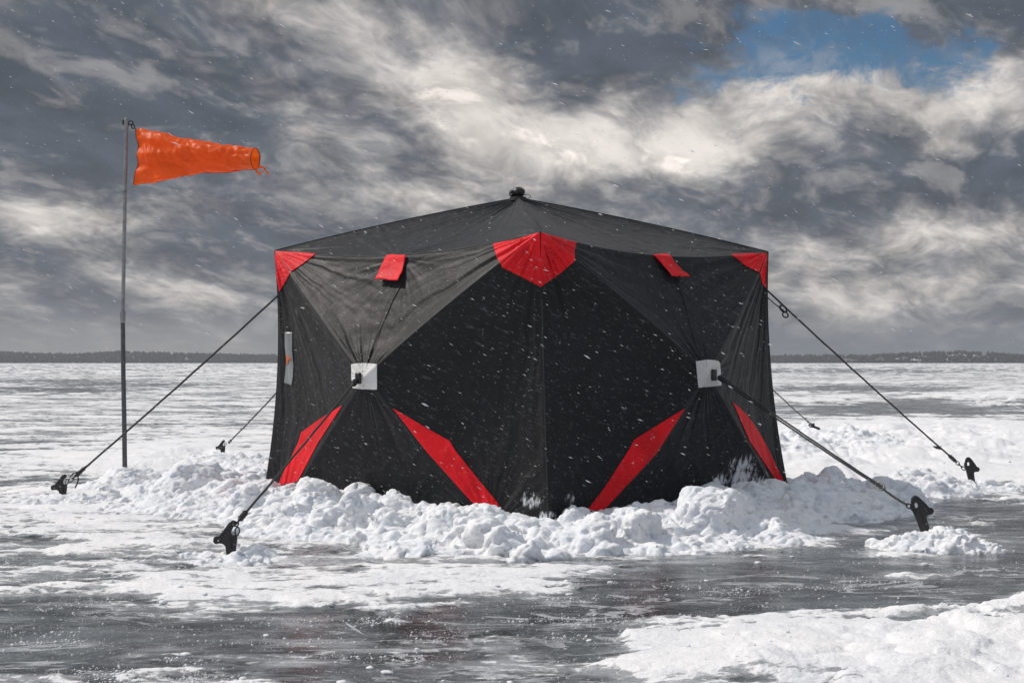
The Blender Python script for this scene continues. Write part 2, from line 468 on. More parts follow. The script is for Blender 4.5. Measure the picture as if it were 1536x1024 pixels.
def face(tl, tr, bl, br, hub, f1, f2, out, N, seed, bow_l, bow_r, tb=0.0):
    """one tent wall: four panels between the hub and the corners"""
    out = np.array(out); inn = -out
    foot1 = bl.lerp(br, f1); foot2 = bl.lerp(br, f2)
    up = np.array([0, 0, 1.0])
    eave = curve(tl, tr, -up*.075 + inn*.05, N)
    pole_tl = curve(tl, hub, out*.02 + up*.012, N); pole_tr = curve(tr, hub, out*.02 + up*.012, N)
    pole_f1 = curve(hub, foot1, inn*.01 + up*.015 + np.array((br-bl).normalized())*tb, N); pole_f2 = curve(hub, foot2, inn*.01 + up*.015, N)
    corner_l = curve(tl, bl, bow_l, N); corner_r = curve(tr, br, bow_r, N)
    base_l = curve(bl, foot1, out*0, N); base_r = curve(br, foot2, out*0, N); base = curve(foot1, foot2, out*.02, N)
    hubc = np.repeat(np.array(hub)[None], N, 0)
    tl_, tr_, bl_, br_, h_ = map(np.array, (tl, tr, bl, br, hub))
    # upper
    S = coons(eave, hubc, pole_tl, pole_tr)
    S, _ = wrinkle(S, out, [(tl_, .014, .6, 10), (tr_, .024, .75, 10), (h_, .013, .38, 6), ((tl_+tr_)/2-up*.07, .007, .25, 6)], .045, seed)
    panel('upper_panel', S, M['black'])
    # sides
    for (e, f_, cn, bs, pl, pf, K, s) in ((tl, foot1, corner_l, base_l, pole_tl, pole_f1, tl_, 1), (tr, foot2, corner_r, base_r, pole_tr, pole_f2, tr_, 2)):
        S = coons(pl, bs, cn, pf)
        S, _ = wrinkle(S, out, [(K, .026, .65, 11), (h_, .011, .36, 6), (np.array(f_), .012, .4, 7)], .035, seed+s*5.3, crumple=.0035)
        panel('side_panel', S, M['black'])
    # lower
    S = coons(hubc, base, pole_f1, pole_f2)
    S, _ = wrinkle(S, out, [(h_, .011, .38, 6), (np.array(foot1), .010, .4, 7), (np.array(foot2), .010, .4, 7)], .03, seed+20, crumple=.004)
    panel('lower_panel', S, M['black'])
    SEAMS.extend([pole_tl, pole_tr, pole_f1, pole_f2])
    return eave, corner_l, corner_r
UPV = np.array([0, 0, 1.0])
inF = np.array((0, 1, 0))*.05; inL = np.array((1, .1, 0))*.062; inR = np.array((-1, .1, 0))*.055; inB = np.array((0, -1, 0))*.05
NV = 190
eL, cL, cF = face(Lt, Ft, Lb, Fb, HL, .085, .82, NL, NV, 1.0, inL, inF)
eR, _, cR = face(Ft, Rt, Fb, Rb, HR, .155, .965, NR, NV, 33.0, inF, inR, .04)
eBL, _, cB = face(Lt, Bt, Lb, Bb, HBL, .12, .88, -NR, 60, 61.0, inL, inB)
eBR, _, _ = face(Bt, Rt, Bb, Rb, HBR, .12, .88, -NL, 60, 87.0, inB, inR)
def roof(ev, a, b, seed, N):
    p = np.array(PK); ra = curve(a, PK, UPV*.016, N); rb = curve(b, PK, UPV*.016, N)
    S = coons(ev, np.repeat(p[None], N, 0), ra, rb)
    m_ = (np.array(a)+np.array(b))/2 - UPV*.07
    S, _ = wrinkle(S, UPV, [(p, .012, .7, 8), (np.array(a), .009, .5, 7), (np.array(b), .012, .5, 7), (m_, .014, .40, 8)], .045, seed, crumple=.0035)
    panel('roof_panel', S, M['roof'])
    return ra, rb
rL, rF = roof(eL, Lt, Ft, 5.0, NV)
_, rR = roof(eR, Ft, Rt, 41.0, NV)
roof(eBL, Lt, Bt, 55.0, 60); roof(eBR, Bt, Rt, 66.0, 60)
BVH = BVHTree.FromPolygons(BV, BF)
CAM = Vector((0, 0, CAMH))
def hit(px, py, off=.004):
    d = (at(px, py, 1.0) - CAM).normalized()
    loc, nrm, idx, dist = BVH.ray_cast(CAM, d)
    if loc is None:
        loc, nrm, idx, dist = BVH.find_nearest(at(px, py, 10.0 if px < 500 or px > 1000 else 9.2))
    if nrm.dot(CAM-loc) < 0: nrm = -nrm
    return loc + nrm*off, nrm
# seams over the poles
def conform(pts, off=.002):
    o = []
    for p in pts:
        p = Vector(p); loc, nrm, i, d = BVH.find_nearest(p)
        if nrm.dot(loc-Vector((CEN.x, CEN.y, .8))) < 0: nrm = -nrm
        o.append(loc + nrm*off)
    return o
for s_ in SEAMS[:8]:
    mb = MB(); mb.tube(conform(s_[::4], -.0005), .0030, 6); mb.build('seam', M['seam'], TENT)
for s_ in (cF, cL, cR):
    mb = MB(); mb.tube(conform((s_[42:] if s_ is cF else s_)[::4], -.001), .0042 if s_ is cF else .0055, 6); mb.build('corner_seam' if s_ is not cF else 'zip_seam', M['seam'], TENT)
for s_ in (eL, eR):
    mb = MB(); mb.tube([Vector(p)+Vector((0, 0, -.002)) for p in s_[::3]], .0045, 6); mb.build('eave_seam', M['seam'], TENT)
for s_ in (rF, rL, rR):
    mb = MB(); mb.tube([Vector(p)+Vector((0, 0, .001)) for p in s_[::3]], .0045, 6); mb.build('roof_seam', M['roof'], TENT)
for pl in ([(604, 424), (590, 450), (572, 492), (556, 528), (551, 545)], [(1014, 418), (1026, 450), (1036, 490), (1046, 522), (1054, 541)],
           [(592, 600), (640, 592), (700, 560), (812, 470)][:0]):
    if pl:
        mb = MB(); mb.tube([hit(*p, .002)[0] for p in pl], .0028, 6); mb.build('seam', M['seam'], TENT)
def patch(name, polys, mat, off=.0045, n=22, thick=.002, label=None):
    V = []; Fc = []
    for poly in polys:
        cx = sum(p[0] for p in poly)/len(poly); cy = sum(p[1] for p in poly)/len(poly)
        for k in range(len(poly)):
            a, b = poly[k], poly[(k+1) % len(poly)]
            idx = {}
            for i in range(n+1):
                for j in range(n+1-i):
                    u, v = i/n, j/n; w = 1-u-v
                    px = a[0]*u + b[0]*v + cx*w; py = a[1]*u + b[1]*v + cy*w
                    idx[(i, j)] = len(V); V.append(tuple(hit(px, py, off)[0]))
            for i in range(n):
                for j in range(n-i):
                    Fc.append((idx[(i, j)], idx[(i+1, j)], idx[(i, j+1)]))
                    if i+j < n-1: Fc.append((idx[(i+1, j)], idx[(i+1, j+1)], idx[(i, j+1)]))
    mb = MB(); mb.v = V; mb.f = Fc
    me = bpy.data.meshes.new(name); me.from_pydata(V, [], Fc)
    bm = bmesh.new(); bm.from_mesh(me); bmesh.ops.remove_doubles(bm, verts=bm.verts, dist=.0004)
    bmesh.ops.recalc_face_normals(bm, faces=bm.faces)
    nn = sum((f.normal*f.calc_area() for f in bm.faces), Vector())
    if nn.dot(CAM - bm.verts[:][0].co) < 0: bmesh.ops.reverse_faces(bm, faces=bm.faces)
    bm.to_mesh(me); bm.free()
    me.polygons.foreach_set('use_smooth', [True]*len(me.polygons))
    me.materials.append(mat)
    o = bpy.data.objects.new(name, me); COL.objects.link(o); o.parent = TENT
    s = o.modifiers.new('s', 'SOLIDIFY'); s.thickness = thick; s.offset = -1
    if label: o['label'] = label
    return o
RP = M['red']
# (the strips follow the leg seams)
patch('corner_patch', [[(413, 377), (446, 379), (474, 381), (455, 396), (437, 408)], [(413, 378), (436, 409), (428, 424), (419, 438), (416, 420)]], RP)
patch('corner_patch', [[(810, 349), (775, 359), (740, 366), (745, 384), (754, 401), (782, 373)], [(810, 349), (782, 373), (754, 401), (784, 416), (811, 430), (811, 390)],
    [(811, 349), (811, 390), (811, 430), (840, 410), (862, 391), (838, 370)], [(811, 349), (862, 391), (861, 377), (864, 364), (838, 357)]], RP)
patch('corner_patch', [[(1150, 380), (1122, 381), (1097, 382), (1118, 399), (1138, 409)], [(1150, 381), (1139, 410), (1143, 425), (1149, 433)]], RP)
patch('red_strip', [[(514, 608), (482, 627), (453, 648), (448, 664), (478, 664)], [(448, 664), (478, 664), (447, 722), (417, 728), (430, 700)]], RP)
patch('red_strip', [[(590, 612), (634, 638), (675, 661), (684, 676), (640, 676)], [(684, 676), (640, 676), (722, 768), (757, 770), (744, 750), (715, 715)]], RP)
patch('red_strip', [[(1027, 612), (988, 636), (951, 659), (943, 674), (984, 680)], [(943, 674), (984, 680), (905, 765), (880, 765), (905, 733)]], RP)
patch('red_strip', [[(1098, 602), (1120, 622), (1134, 642), (1147, 664), (1124, 662)], [(1147, 664), (1124, 662), (1143, 690), (1160, 715), (1170, 730), (1178, 728), (1172, 715), (1160, 690)]], RP)
patch('hub_patch', [[(528, 546), (547, 545), (566, 546), (566, 565), (566, 584), (548, 583), (530, 582), (528, 565)]], M['white'], off=.006)
patch('hub_patch', [[(1043, 542), (1060, 540), (1076, 541), (1079, 545), (1080, 560), (1081, 578), (1064, 579), (1047, 581), (1045, 562)]], M['white'], off=.006)
pl_ = patch('reflective_strip', [[(428, 498), (439, 498), (439, 512), (439, 528), (441, 548), (440, 565), (438, 578), (427, 574), (429, 556), (430, 540), (428, 520)]], M['grey'], n=12)
mk = patch('orange_mark', [[(430, 531), (434, 535), (438, 538), (434, 541), (433, 548), (430, 546), (431, 539)]], M['rust'], off=.008, n=6)
mk.parent = pl_
def tab(poly, lift):
    """a hanging red tab: stitched along its top edge, lifting away at the bottom"""
    a, b, c, d = poly; n = 14; V = []
    for i in range(n+1):
        for j in range(n+1):
            u, v = i/n, j/n
            px = (a[0]*(1-u)+b[0]*u)*(1-v) + (d[0]*(1-u)+c[0]*u)*v
            py = (a[1]*(1-u)+b[1]*u)*(1-v) + (d[1]*(1-u)+c[1]*u)*v
            p, nr = hit(px, max(py, 383.5), .008 + lift*v**1.5 + .004*math.sin(5*v+2*u))
            V.append(tuple(p + Vector((0, 0, .002*math.sin(u*6)))))
    o = mesh_np('window_tab', V, grid_faces(n+1, n+1), M['red'], TENT)
    s = o.modifiers.new('s', 'SOLIDIFY'); s.thickness = .003
    return o
tab([(581, 384), (611, 382), (604, 424), (568, 422)], .03)
tab([(979, 383), (1003, 384), (1027, 419), (1002, 418)], .035)
# roof cap: round vent knob on a flange with a small tie loop
mb = MB(); kc = PK + Vector((0, 0, .03))
mb.tube([PK+Vector((0, 0, -.02)), PK+Vector((0, 0, .004)), PK+Vector((0, 0, .012))], [.06, .055, .03], 20)
mb.build('cap_flange', M['plastic'], TENT)
mb = MB(); prof = [(-.022, .020), (-.012, .036), (.004, .044), (.020, .042), (.032, .032), (.040, .016), (.043, .003)]
mb.tube([kc+Vector((.004, 0, z)) for z, r in prof], [r for z, r in prof], 20)
mb.build('roof_cap', M['plastic'], TENT)
mb = MB(); prof = [(-.03, .003), (-.026, .016), (-.010, .022), (.006, .020), (.012, .006)]
mb.tube([kc+Vector((-.034, -.01, .008))+Vector((z*.5, 0, z)) for z, r in prof], [r for z, r in prof], 14)
mb.build('cap_knob', M['plastic'], TENT)
mb = MB(); mb.loop(PK+Vector((.055, -.01, .008)), Vector((1, 0, 0)), Vector((0, .3, 1)).normalized(), .028, .014, .0022, 18, 5)
mb.build('tie_loop', M['rope'], TENT)

# hub knobs where the front cords start
for hub, (kx, ky), rot in ((HL, (541, 567), -1), (HR, (1067, 562), 1)):
    p, nr = hit(kx, ky, .012)
    o_ = NL if rot < 0 else NR
    side = o_.cross(Vector((0, 0, 1))).normalized()
    mb = MB(); mb.box(p+o_*.006, side*.020, o_*.010, Vector((0, 0, .034)))
    mb.build('hub_loop', M['plastic'], TENT, bevel=.006)
settle(TENT)

# ------------------------------------------------------------------ frozen lake surface
# patches of bare ice / lying snow: where they lie (photo px of their centre on the ice, half sizes, amount)
COVER = [(200, 985, 330, 55, -.46), (60, 930, 160, 50, -.40), (420, 930, 200, 22, -.30), (690, 930, 170, 45, -.50), (860, 985, 90, 60, -.45), (600, 990, 180, 40, -.34),
         (1120, 868, 240, 42, -.58), (960, 900, 130, 30, -.42), (1330, 880, 180, 30, -.42), (1480, 860, 120, 40, -.40), (900, 840, 120, 14, -.14), (1250, 830, 90, 20, -.40),
         (1430, 765, 170, 34, -.50), (1300, 800, 60, 16, -.30), (1520, 820, 60, 30, -.34),
         (1310, 1005, 350, 70, .36), (1130, 950, 170, 26, .22), (1480, 935, 180, 46, .26), (950, 1010, 120, 22, .32),
         (560, 868, 300, 20, .08), (200, 850, 240, 28, .12), (640, 905, 110, 12, .34), (240, 1003, 110, 20, .40), (580, 927, 40, 7, .45), (480, 905, 60, 9, .36),
         (880, 875, 120, 14, .30), (140, 800, 240, 60, .04), (60, 830, 90, 10, -.25), (160, 760, 90, 14, .15),
         (1350, 690, 260, 46, .65), (1370, 650, 220, 22, .55), (250, 690, 220, 30, .3),
         (1380, 612, 220, 13, -.46), (1300, 583, 160, 5, -.40), (1460, 594, 120, 4, .35), (1480, 608, 70, 8, .30), (1250, 600, 120, 4, .25), (1280, 556, 220, 4, -.18),
         (90, 585, 130, 4, -.42), (200, 577, 160, 3, -.34), (60, 571, 150, 3, -.25), (280, 640, 110, 3, -.15), (90, 628, 130, 3, -.15), (130, 665, 130, 4, -.15), (340, 610, 60, 3, -.15)]
def cover_at(X, Y):
    u = X/np.maximum(Y, .4)*F; v = CAMH*F/np.maximum(Y, .4)       # the bearing and dip of a spot on the ice
    c = .57 + .16*fbm(X*.10, Y*.22, 3.0, 5, .55)*(1-.5*sstep(12, 18, Y)) + .26*fbm(X*.42, Y*.9, 8.0, 4, .6) + .32*fbm(X*1.3, Y*2.6, 2.0, 5, .62) + .26*fbm(X*3.1, Y*6.5, 6.0, 5, .68)*(1-sstep(14, 30, Y)) + .16*fbm(X*.03, Y*.8, 5.5, 4, .6)*sstep(12, 25, Y)
    wx = 60*fbm(X*1.1, Y*1.6, 1.0, 5, .65); wy = .62*fbm(X*1.0, Y*1.6, 5.0, 5, .65)
    for (px, py, rx, ry, w) in COVER:
        d = np.sqrt(((u + wx - (px-768))/rx)**2 + ((v*(1+wy*.35) - (py-HZ))/ry)**2)
        c = c + w*np.where(Y > 0, 1-sstep(.15, 1.45, d), 0)
    return c
# trampled, lumpy snow fields: px, py, half sizes, lump height
ROUGH = [(1370, 668, 260, 40, .085), (1340, 652, 200, 18, .06), (1250, 675, 120, 40, .10), (1320, 985, 320, 60, .070), (1480, 930, 160, 36, .07), (300, 700, 160, 30, .06),
         (200, 760, 240, 50, .022), (380, 830, 260, 30, .022), (80, 740, 80, 18, .03), (1510, 603, 60, 10, .12), (1420, 690, 130, 22, .05)]
def domes(X, Y, cell, seed, p=.75, sx=1.0):
    """rounded clods: height of the tallest clod over each spot (unit: cell size)"""
    Xc = X/cell*sx; Yc = Y/cell
    ix = np.floor(Xc).astype(int); iy = np.floor(Yc).astype(int)
    h = np.zeros_like(X)
    for i in (-1, 0, 1):
        for j in (-1, 0, 1):
            a = ix+i; b = iy+j
            k = PERM[(PERM[(a+seed*7) & 255] + b) & 255]; k2 = PERM[(k+57) & 255]; k3 = PERM[(k+131) & 255]; k4 = PERM[(k+211) & 255]
            cx = a + .5 + (k/255.-.5)*.9; cy = b + .5 + (k2/255.-.5)*.9
            r = .30 + .55*(k3/255.)**2; r = np.where(k4/255. < p, r, 0.0001)
            d2 = ((Xc-cx)**2 + (Yc-cy)**2)/r**2
            h = np.maximum(h, r*np.sqrt(np.clip(1-d2, 0, 1))*(.5+.5*k4/255.))
    return h
def ground_z(X, Y, cov):
    u = X/np.maximum(Y, .4)*F; v = CAMH*F/np.maximum(Y, .4)
    sm = sstep(.40, .78, cov)
    z = sm*(.012 + .014*(fbm(X*1.7, Y*2.4, 2.0, 5, .55)+.4)) + .0015*fbm(X*3, Y*5, 1.0, 4)
    z += sm*.010*np.clip(fbm(X*6, Y*9, 6.0, 4, .6)+.1, 0, 2)
    amp = np.zeros_like(X)
    for (px, py, rx, ry, w) in ROUGH:
        d = np.sqrt(((u-(px-768))/rx)**2 + ((v-(py-HZ))/ry)**2)
        amp = np.maximum(amp, w*(1-sstep(.4, 1.15, d)))
    amp = np.where(Y > 0, amp, 0)
    wx = X + .10*fbm(X*3, Y*3, 0, 3); wy = Y + .10*fbm(X*3+5, Y*3, 4, 3)
    lump = domes(wx, wy, .55, 3, .6)*1.1 + domes(wx, wy, .22, 8, .6)*.55 + domes(wx, wy, .09, 5, .6)*.25 + .35*np.clip(fbm(X*1.1, Y*1.1, 0, 4), -.3, 1)
    z += amp*lump*1.5*(.35+.65*sm)
    # small crumbs of hard snow dotted over the ice
    far = sstep(25, 90, Y)
    z += far*sm*.05*(fbm(X*.05, Y*.12, 7, 3)+.2)
    return z
def build_lake():
    ang_in = np.radians(np.linspace(-24, 24, 860)); ang_out = np.radians(np.linspace(24, 336, 120))[1:-1]
    ang = np.concatenate([ang_in, ang_out])
    r = [.3]
    while r[-1] < 2350:
        q = r[-1]
        r.append(q*(1.30 if q < 3.2 else 1.0048 if q < 11 else 1.0075 if q < 30 else 1.018 if q < 140 else 1.06))
    r = np.array(r)
    A, RR = np.meshgrid(ang, r, indexing='ij')
    X = np.sin(A)*RR; Y = np.cos(A)*RR
    X = np.vstack([X, X[:1]]); Y = np.vstack([Y, Y[:1]])
    cov = cover_at(X, Y); z = ground_z(X, Y, cov)
    V = np.stack([X, Y, z], 2)
    nu, nv = X.shape
    fc = grid_faces(nu, nv)[:, ::-1]
    V = V.reshape(-1, 3); cov = cov.ravel()
    # close the middle under the viewer
    o = mesh_np('frozen_lake', V, fc, M['lake'], attrs={'cover': cov})
    tag(o, 'frozen lake of grey ice and wind-blown snow', kind='structure')
    mb = MB(); ring = [tuple(V[i*nv]) for i in range(nu-1)]
    return o
LAKE = build_lake()

# ------------------------------------------------------------------ heaps of shovelled snow
def ico(sub):
    bm = bmesh.new(); bmesh.ops.create_icosphere(bm, subdivisions=sub, radius=1)
    V = np.array([v.co[:] for v in bm.verts]); Fc = np.array([[v.index for v in f.verts] for f in bm.faces]); bm.free()
    return V, Fc
ICO = {k: ico(k) for k in (1, 2, 3)}
def clump(rad, c, sub, rs, flat=.8, angular=.3):
    V, Fc = ICO[sub]; V = V.copy()
    o = rs.rand(3)*50
    n = fbm(V[:, 0]*1.1+o[0], V[:, 1]*1.1+o[1], V[:, 2]*1.1+o[2], 3, .55)
    V = V*(1+.42*n)[:, None]
    # chop a few flat faces as a shovel would
    for k in range(rs.randint(1, 4)):
        d = rs.randn(3); d /= np.linalg.norm(d); lim = rs.uniform(.55, .9)
        p = V@d; V = V - np.clip(p-lim, 0, 9)[:, None]*d*(1-.0)*angular/.3*.85
    s = rs.uniform(.75, 1.3, 3); s[2] *= flat
    a = rs.rand()*6.28; ca, sa = math.cos(a), math.sin(a)
    V = V*s; V = np.stack([V[:, 0]*ca-V[:, 1]*sa, V[:, 0]*sa+V[:, 1]*ca, V[:, 2]], 1)
    return V*rad + np.array(c), Fc
def heap(name, hfun, bbox, cell, rs, sizes, voxel, label, cat, group=None, rough=1.0, nmul=1.0, thresh=.012, blocks=()):
    """solid of the heap + clods strewn on it, fused and roughened into one lump of snow"""
    x0, y0, x1, y1 = bbox
    nx = max(4, int((x1-x0)/cell)); ny = max(4, int((y1-y0)/cell))
    gx, gy = np.meshgrid(np.linspace(x0, x1, nx), np.linspace(y0, y1, ny), indexing='ij')
    H = hfun(gx, gy)
    top = np.stack([gx, gy, np.where(H > 0, H, -.05)-.004], 2).reshape(-1, 3); bot = top.copy(); bot[:, 2] = -.07
    f1 = grid_faces(nx, ny)
    V = [top, bot]; n0 = len(top)
    Fq = [f1, f1[:, ::-1]+n0]
    def edge(idx):
        a = np.array(idx[:-1]); b = np.array(idx[1:])
        return np.stack([a, a+n0, b+n0, b], 1)
    Fq += [edge([i*ny for i in range(nx)])[:, ::-1], edge([i*ny+ny-1 for i in range(nx)]), edge(list(range(ny))), edge([(nx-1)*ny+j for j in range(ny)])[:, ::-1]]
    me = bpy.data.meshes.new('tmp')
    Va = [np.concatenate(V)]; tris = []
    for f in Fq: tris += [f[:, [0, 1, 2]], f[:, [0, 2, 3]]]
    Ta = [np.concatenate(tris)]; cnt = len(Va[0])
    area = (x1-x0)*(y1-y0)
    for (dens, ra, rb, bury) in sizes:
        n = int(dens*area)
        for _ in range(n):
            x = rs.uniform(x0, x1); y = rs.uniform(y0, y1)
            h = float(hfun(np.array([x]), np.array([y]))[0])
            if h < thresh: continue
            for (bx, by, bz, br) in blocks:
                dd = 1-((x-bx)**2+(y-by)**2)/(br*.8)**2
                if dd > 0: h = max(h, bz-br*.26+br*.8*.68*math.sqrt(dd))
            rad = ra*(rb/ra)**(rs.rand()**1.8)
            rad = min(rad, .035+h*1.15)
            v, f = clump(rad, (x, y, h - rad*bury*rs.uniform(.6, 1.25)), 3 if rad > .05 else 2, rs)
            Va.append(v); Ta.append(f+cnt); cnt += len(v)
    for (bx, by, bz, br) in blocks:
        v, f = clump(br*.80, (bx, by, bz-br*.26), 3, rs, flat=.72, angular=.3)
        Va.append(v); Ta.append(f+cnt); cnt += len(v)
    Va = np.concatenate(Va); Ta = np.concatenate(Ta)
    o = mesh_np('tmp_'+name, Va, Ta)
    md = o.modifiers.new('r', 'REMESH'); md.mode = 'VOXEL'; md.voxel_size = voxel; md.adaptivity = 0
    dg = bpy.context.evaluated_depsgraph_get(); dg.update()
    me = bpy.data.meshes.new_from_object(o.evaluated_get(dg))
    bpy.data.objects.remove(o)
    n = len(me.vertices); co = np.empty(n*3, np.float32); me.vertices.foreach_get('co', co); co = co.reshape(-1, 3).astype(float)
    nr = np.empty(n*3, np.float32); me.vertices.foreach_get('normal', nr); nr = nr.reshape(-1, 3)
    # soften once, then weathered surface relief at several scales
    ed = np.empty(len(me.edges)*2, np.int32); me.edges.foreach_get('vertices', ed); ed = ed.reshape(-1, 2)
    for it in range(2):
        acc = np.zeros_like(co); deg = np.zeros(n)
        np.add.at(acc, ed[:, 0], co[ed[:, 1]]); np.add.at(acc, ed[:, 1], co[ed[:, 0]])
        np.add.at(deg, ed[:, 0], 1); np.add.at(deg, ed[:, 1], 1)
        co = co*.5 + .5*acc/np.maximum(deg, 1)[:, None]
    k = nmul
    d = .015*fbm(co[:, 0]*5*k, co[:, 1]*5*k, co[:, 2]*6*k, 3, .5) +   .0065*fbm(co[:, 0]*17*k, co[:, 1]*17*k, co[:, 2]*20*k, 3, .55) \
        + .0038*fbm(co[:, 0]*55*k, co[:, 1]*55*k, co[:, 2]*60*k, 2, .5)
    pit = 1-np.abs(fbm(co[:, 0]*8*k, co[:, 1]*8*k, co[:, 2]*9*k, 3, .55))*3
    d = d - .020*np.clip(pit, 0, 1)**3
    co = co + nr*(d*rough)[:, None]
    me.vertices.foreach_set('co', co.astype(np.float32).ravel()); me.update()
    me.polygons.foreach_set('use_smooth', np.ones(len(me.polygons), bool))
    me.name = name
    me.materials.clear(); me.materials.append(M['snow'])
    o = bpy.data.objects.new(name, me); COL.objects.link(o)
    tag(o, label, cat, group)
    return o
FOOT = [np.array(p[:2]) for p in (Fb, Lb, Bb, Rb)]     # footprint of the tent
def foot_dist(x, y):
    dmin = np.full(x.shape, 1e9); inside = np.ones(x.shape, bool)
    c = sum(FOOT)/4
    for k in range(4):
        a, b = FOOT[k], FOOT[(k+1) % 4]; e = b-a; L = np.linalg.norm(e); e = e/L
        t = np.clip((x-a[0])*e[0] + (y-a[1])*e[1], 0, L)
        d = np.hypot(x-a[0]-t*e[0], y-a[1]-t*e[1]); dmin = np.minimum(dmin, d)
        nrm = np.array([-e[1], e[0]])
        if np.dot(c-a, nrm) < 0: nrm = -nrm
        inside &= ((x-a[0])*nrm[0] + (y-a[1])*nrm[1]) > 0
    return np.where(inside, -dmin, dmin)
# height of the crest along the walls: photo px of the spot, its distance, crest height, width of the bank
CREST = [(395, 700, 10.5, .19, .85), (440, 716, 10.0, .16, 1.0), (500, 728, 9.7, .14, 1.15), (560, 740, 9.5, .135, 1.2), (620, 754, 9.35, .11, 1.4), (690, 757, 9.2, .105, 1.5),
         (750, 748, 9.0, .14, 1.55), (820, 785, 8.9, .05, 1.5), (880, 760, 9.05, .10, 1.4), (950, 748, 9.3, .125, 1.25), (1020, 742, 9.6, .13, 1.1), (1090, 725, 9.9, .18, 1.1),
         (1150, 728, 10.3, .14, 1.1), (1205, 692, 10.6, .19, .95), (1250, 710, 11.2, .09, .8), (700, 600, 12.4, .2, .8), (500, 600, 11.6, .2, .8)]
CP = [(at(a, b, c).x, c, h, w) for a, b, c, h, w in CREST]
def bank_h(x, y):
    d = foot_dist(x, y)
    wsum = 0; hs = 0; ws = 0
    for (cx, cy, h, w) in CP:
        k = 1/(((x-cx)**2+(y-cy)**2)+.02)**2
        wsum = wsum+k; hs = hs+k*h; ws = ws+k*w
    hh = hs/wsum; ww = ws/wsum*(1+.30*fbm(x*1.6, y*1.6, 3.3, 3))
    t = d/ww
    prof = np.where(t < .10, 1.0, (1-np.clip((t-.10)/.90, 0, 1)**1.9)**.9)
    prof = prof*(.74+.62*fbm(x*2.6, y*2.6, 9.1, 3, .5)*sstep(.15, .4, t)+.2*sstep(.1, .3, t))
    return np.where((t < 1) & (d > -.14), hh*prof, -.05)
rs = np.random.RandomState(5)
heap('snow_bank', bank_h, (-3.1, 7.15, 3.3, 13.3), .04, rs,
     [(6, .12, .20, .50), (14, .06, .12, .38), (34, .028, .06, .25), (130, .010, .028, .10)], .0105,
     'long bank of shovelled snow heaped against the foot of the black tent', 'snow bank',
     blocks=[(at(px, py, Y).x, Y, at(px, py, Y).z, r) for px, py, Y, r in ((372, 738, 9.6, .16), (430, 765, 9.1, .15), (530, 772, 8.7, .22), (575, 778, 8.6, .17), (655, 790, 8.2, .15), (700, 792, 8.0, .17),
        (752, 800, 7.85, .19), (790, 828, 7.55, .11), (640, 812, 7.9, .10), (870, 800, 8.0, .15), (950, 785, 8.2, .17), (1010, 790, 8.3, .13), (1080, 770, 8.7, .18), (1150, 775, 8.8, .15), (1205, 780, 9.0, .13),
        (1200, 740, 9.8, .17), (1250, 750, 9.9, .13), (460, 800, 8.5, .09), (910, 822, 7.75, .09), (1120, 800, 8.4, .09), (1290, 760, 10.0, .10), (600, 760, 9.0, .13), (480, 745, 9.3, .14), (725, 765, 8.6, .13))])
# mounds: px, py of the foot, height, radii, label
def mound(px, py, h, rx, ry, label, vox=.011, seed=0, extra=(), name='snow_mound', rough=1.0):
    c = gnd(px, py); lobes = [(c.x, c.y, h, rx, ry)] + [(gnd(a, b).x, gnd(a, b).y, hh, x_, y_) for a, b, hh, x_, y_ in extra]
    def hf(x, y):
        H = np.full(x.shape, -.05)
        for (cx, cy, hh, ax, ay) in lobes:
            r = np.sqrt(((x-cx)/ax)**2 + ((y-cy)/ay)**2)*(1+.35*fbm(x*2.2+seed, y*2.2, seed, 3))
            H = np.maximum(H, np.where(r < 1, hh*(1-r**1.7)**1.0*(.85+.4*fbm(x*4, y*4, seed+1, 3)), -.05))
        return H
    x0 = min(l[0]-l[3] for l in lobes)-.12; x1 = max(l[0]+l[3] for l in lobes)+.12; y0 = min(l[1]-l[4] for l in lobes)-.12; y1 = max(l[1]+l[4] for l in lobes)+.12
    r_ = np.random.RandomState(100+seed)
    return heap(name, hf, (x0, y0, x1, y1), .03, r_, [(7, .07, .14, .4), (26, .03, .07, .25), (160, .010, .03, .1)], vox, label, 'snow mound', rough=rough)
mound(352, 846, .050, .24, .20, 'low crumbly snow mound packed round the nearest ice anchor left of the tent', .008, 1, [(385, 838, .075, .16, .14), (312, 838, .045, .14, .14)])
mound(1400, 822, .095, .33, .22, 'bright snow mound on dark ice under the ice anchor right of the tent', .008, 2, [(1450, 826, .05, .22, .12), (1430, 815, .10, .14, .12)])
mound(95, 757, .08, .36, .30, 'low snow mound under the ice anchor at the far left', .011, 3, [(140, 752, .07, .25, .2)])
mound(335, 700, .14, .55, .8, 'broad heap of snow behind the left wall of the tent, under a small anchor', .016, 4, [(290, 725, .15, .38, .6), (390, 708, .12, .4, .5), (240, 735, .10, .30, .4)])
mound(188, 735, .17, .36, .45, 'pointed snow mound piled round the foot of the wind sock pole', .014, 5, [(225, 742, .11, .34, .4)])
mound(1466, 733, .045, .42, .40, 'snow mound under the ice anchor at the far right', .014, 6)
mound(1375, 738, .17, .50, .5, 'rounded snow mound on the ice left of the far right anchor', .014, 7, [(1330, 742, .07, .3, .3)])
mound(1235, 665, .20, .9, 1.2, 'big snow heap right behind the tent, near the farthest anchor', .022, 8, [(1190, 680, .20, .6, .8), (1300, 672, .13, .6, .8)], rough=1.3)
mound(1262, 782, .085, .20, .14, 'small loose snow heap beside the shaded right end of the bank', .009, 9)
mound(312, 758, .15, .17, .18, 'blocky chunk of snow left of the bank, behind the nearest anchor', .009, 10, [(335, 765, .10, .15, .12)])

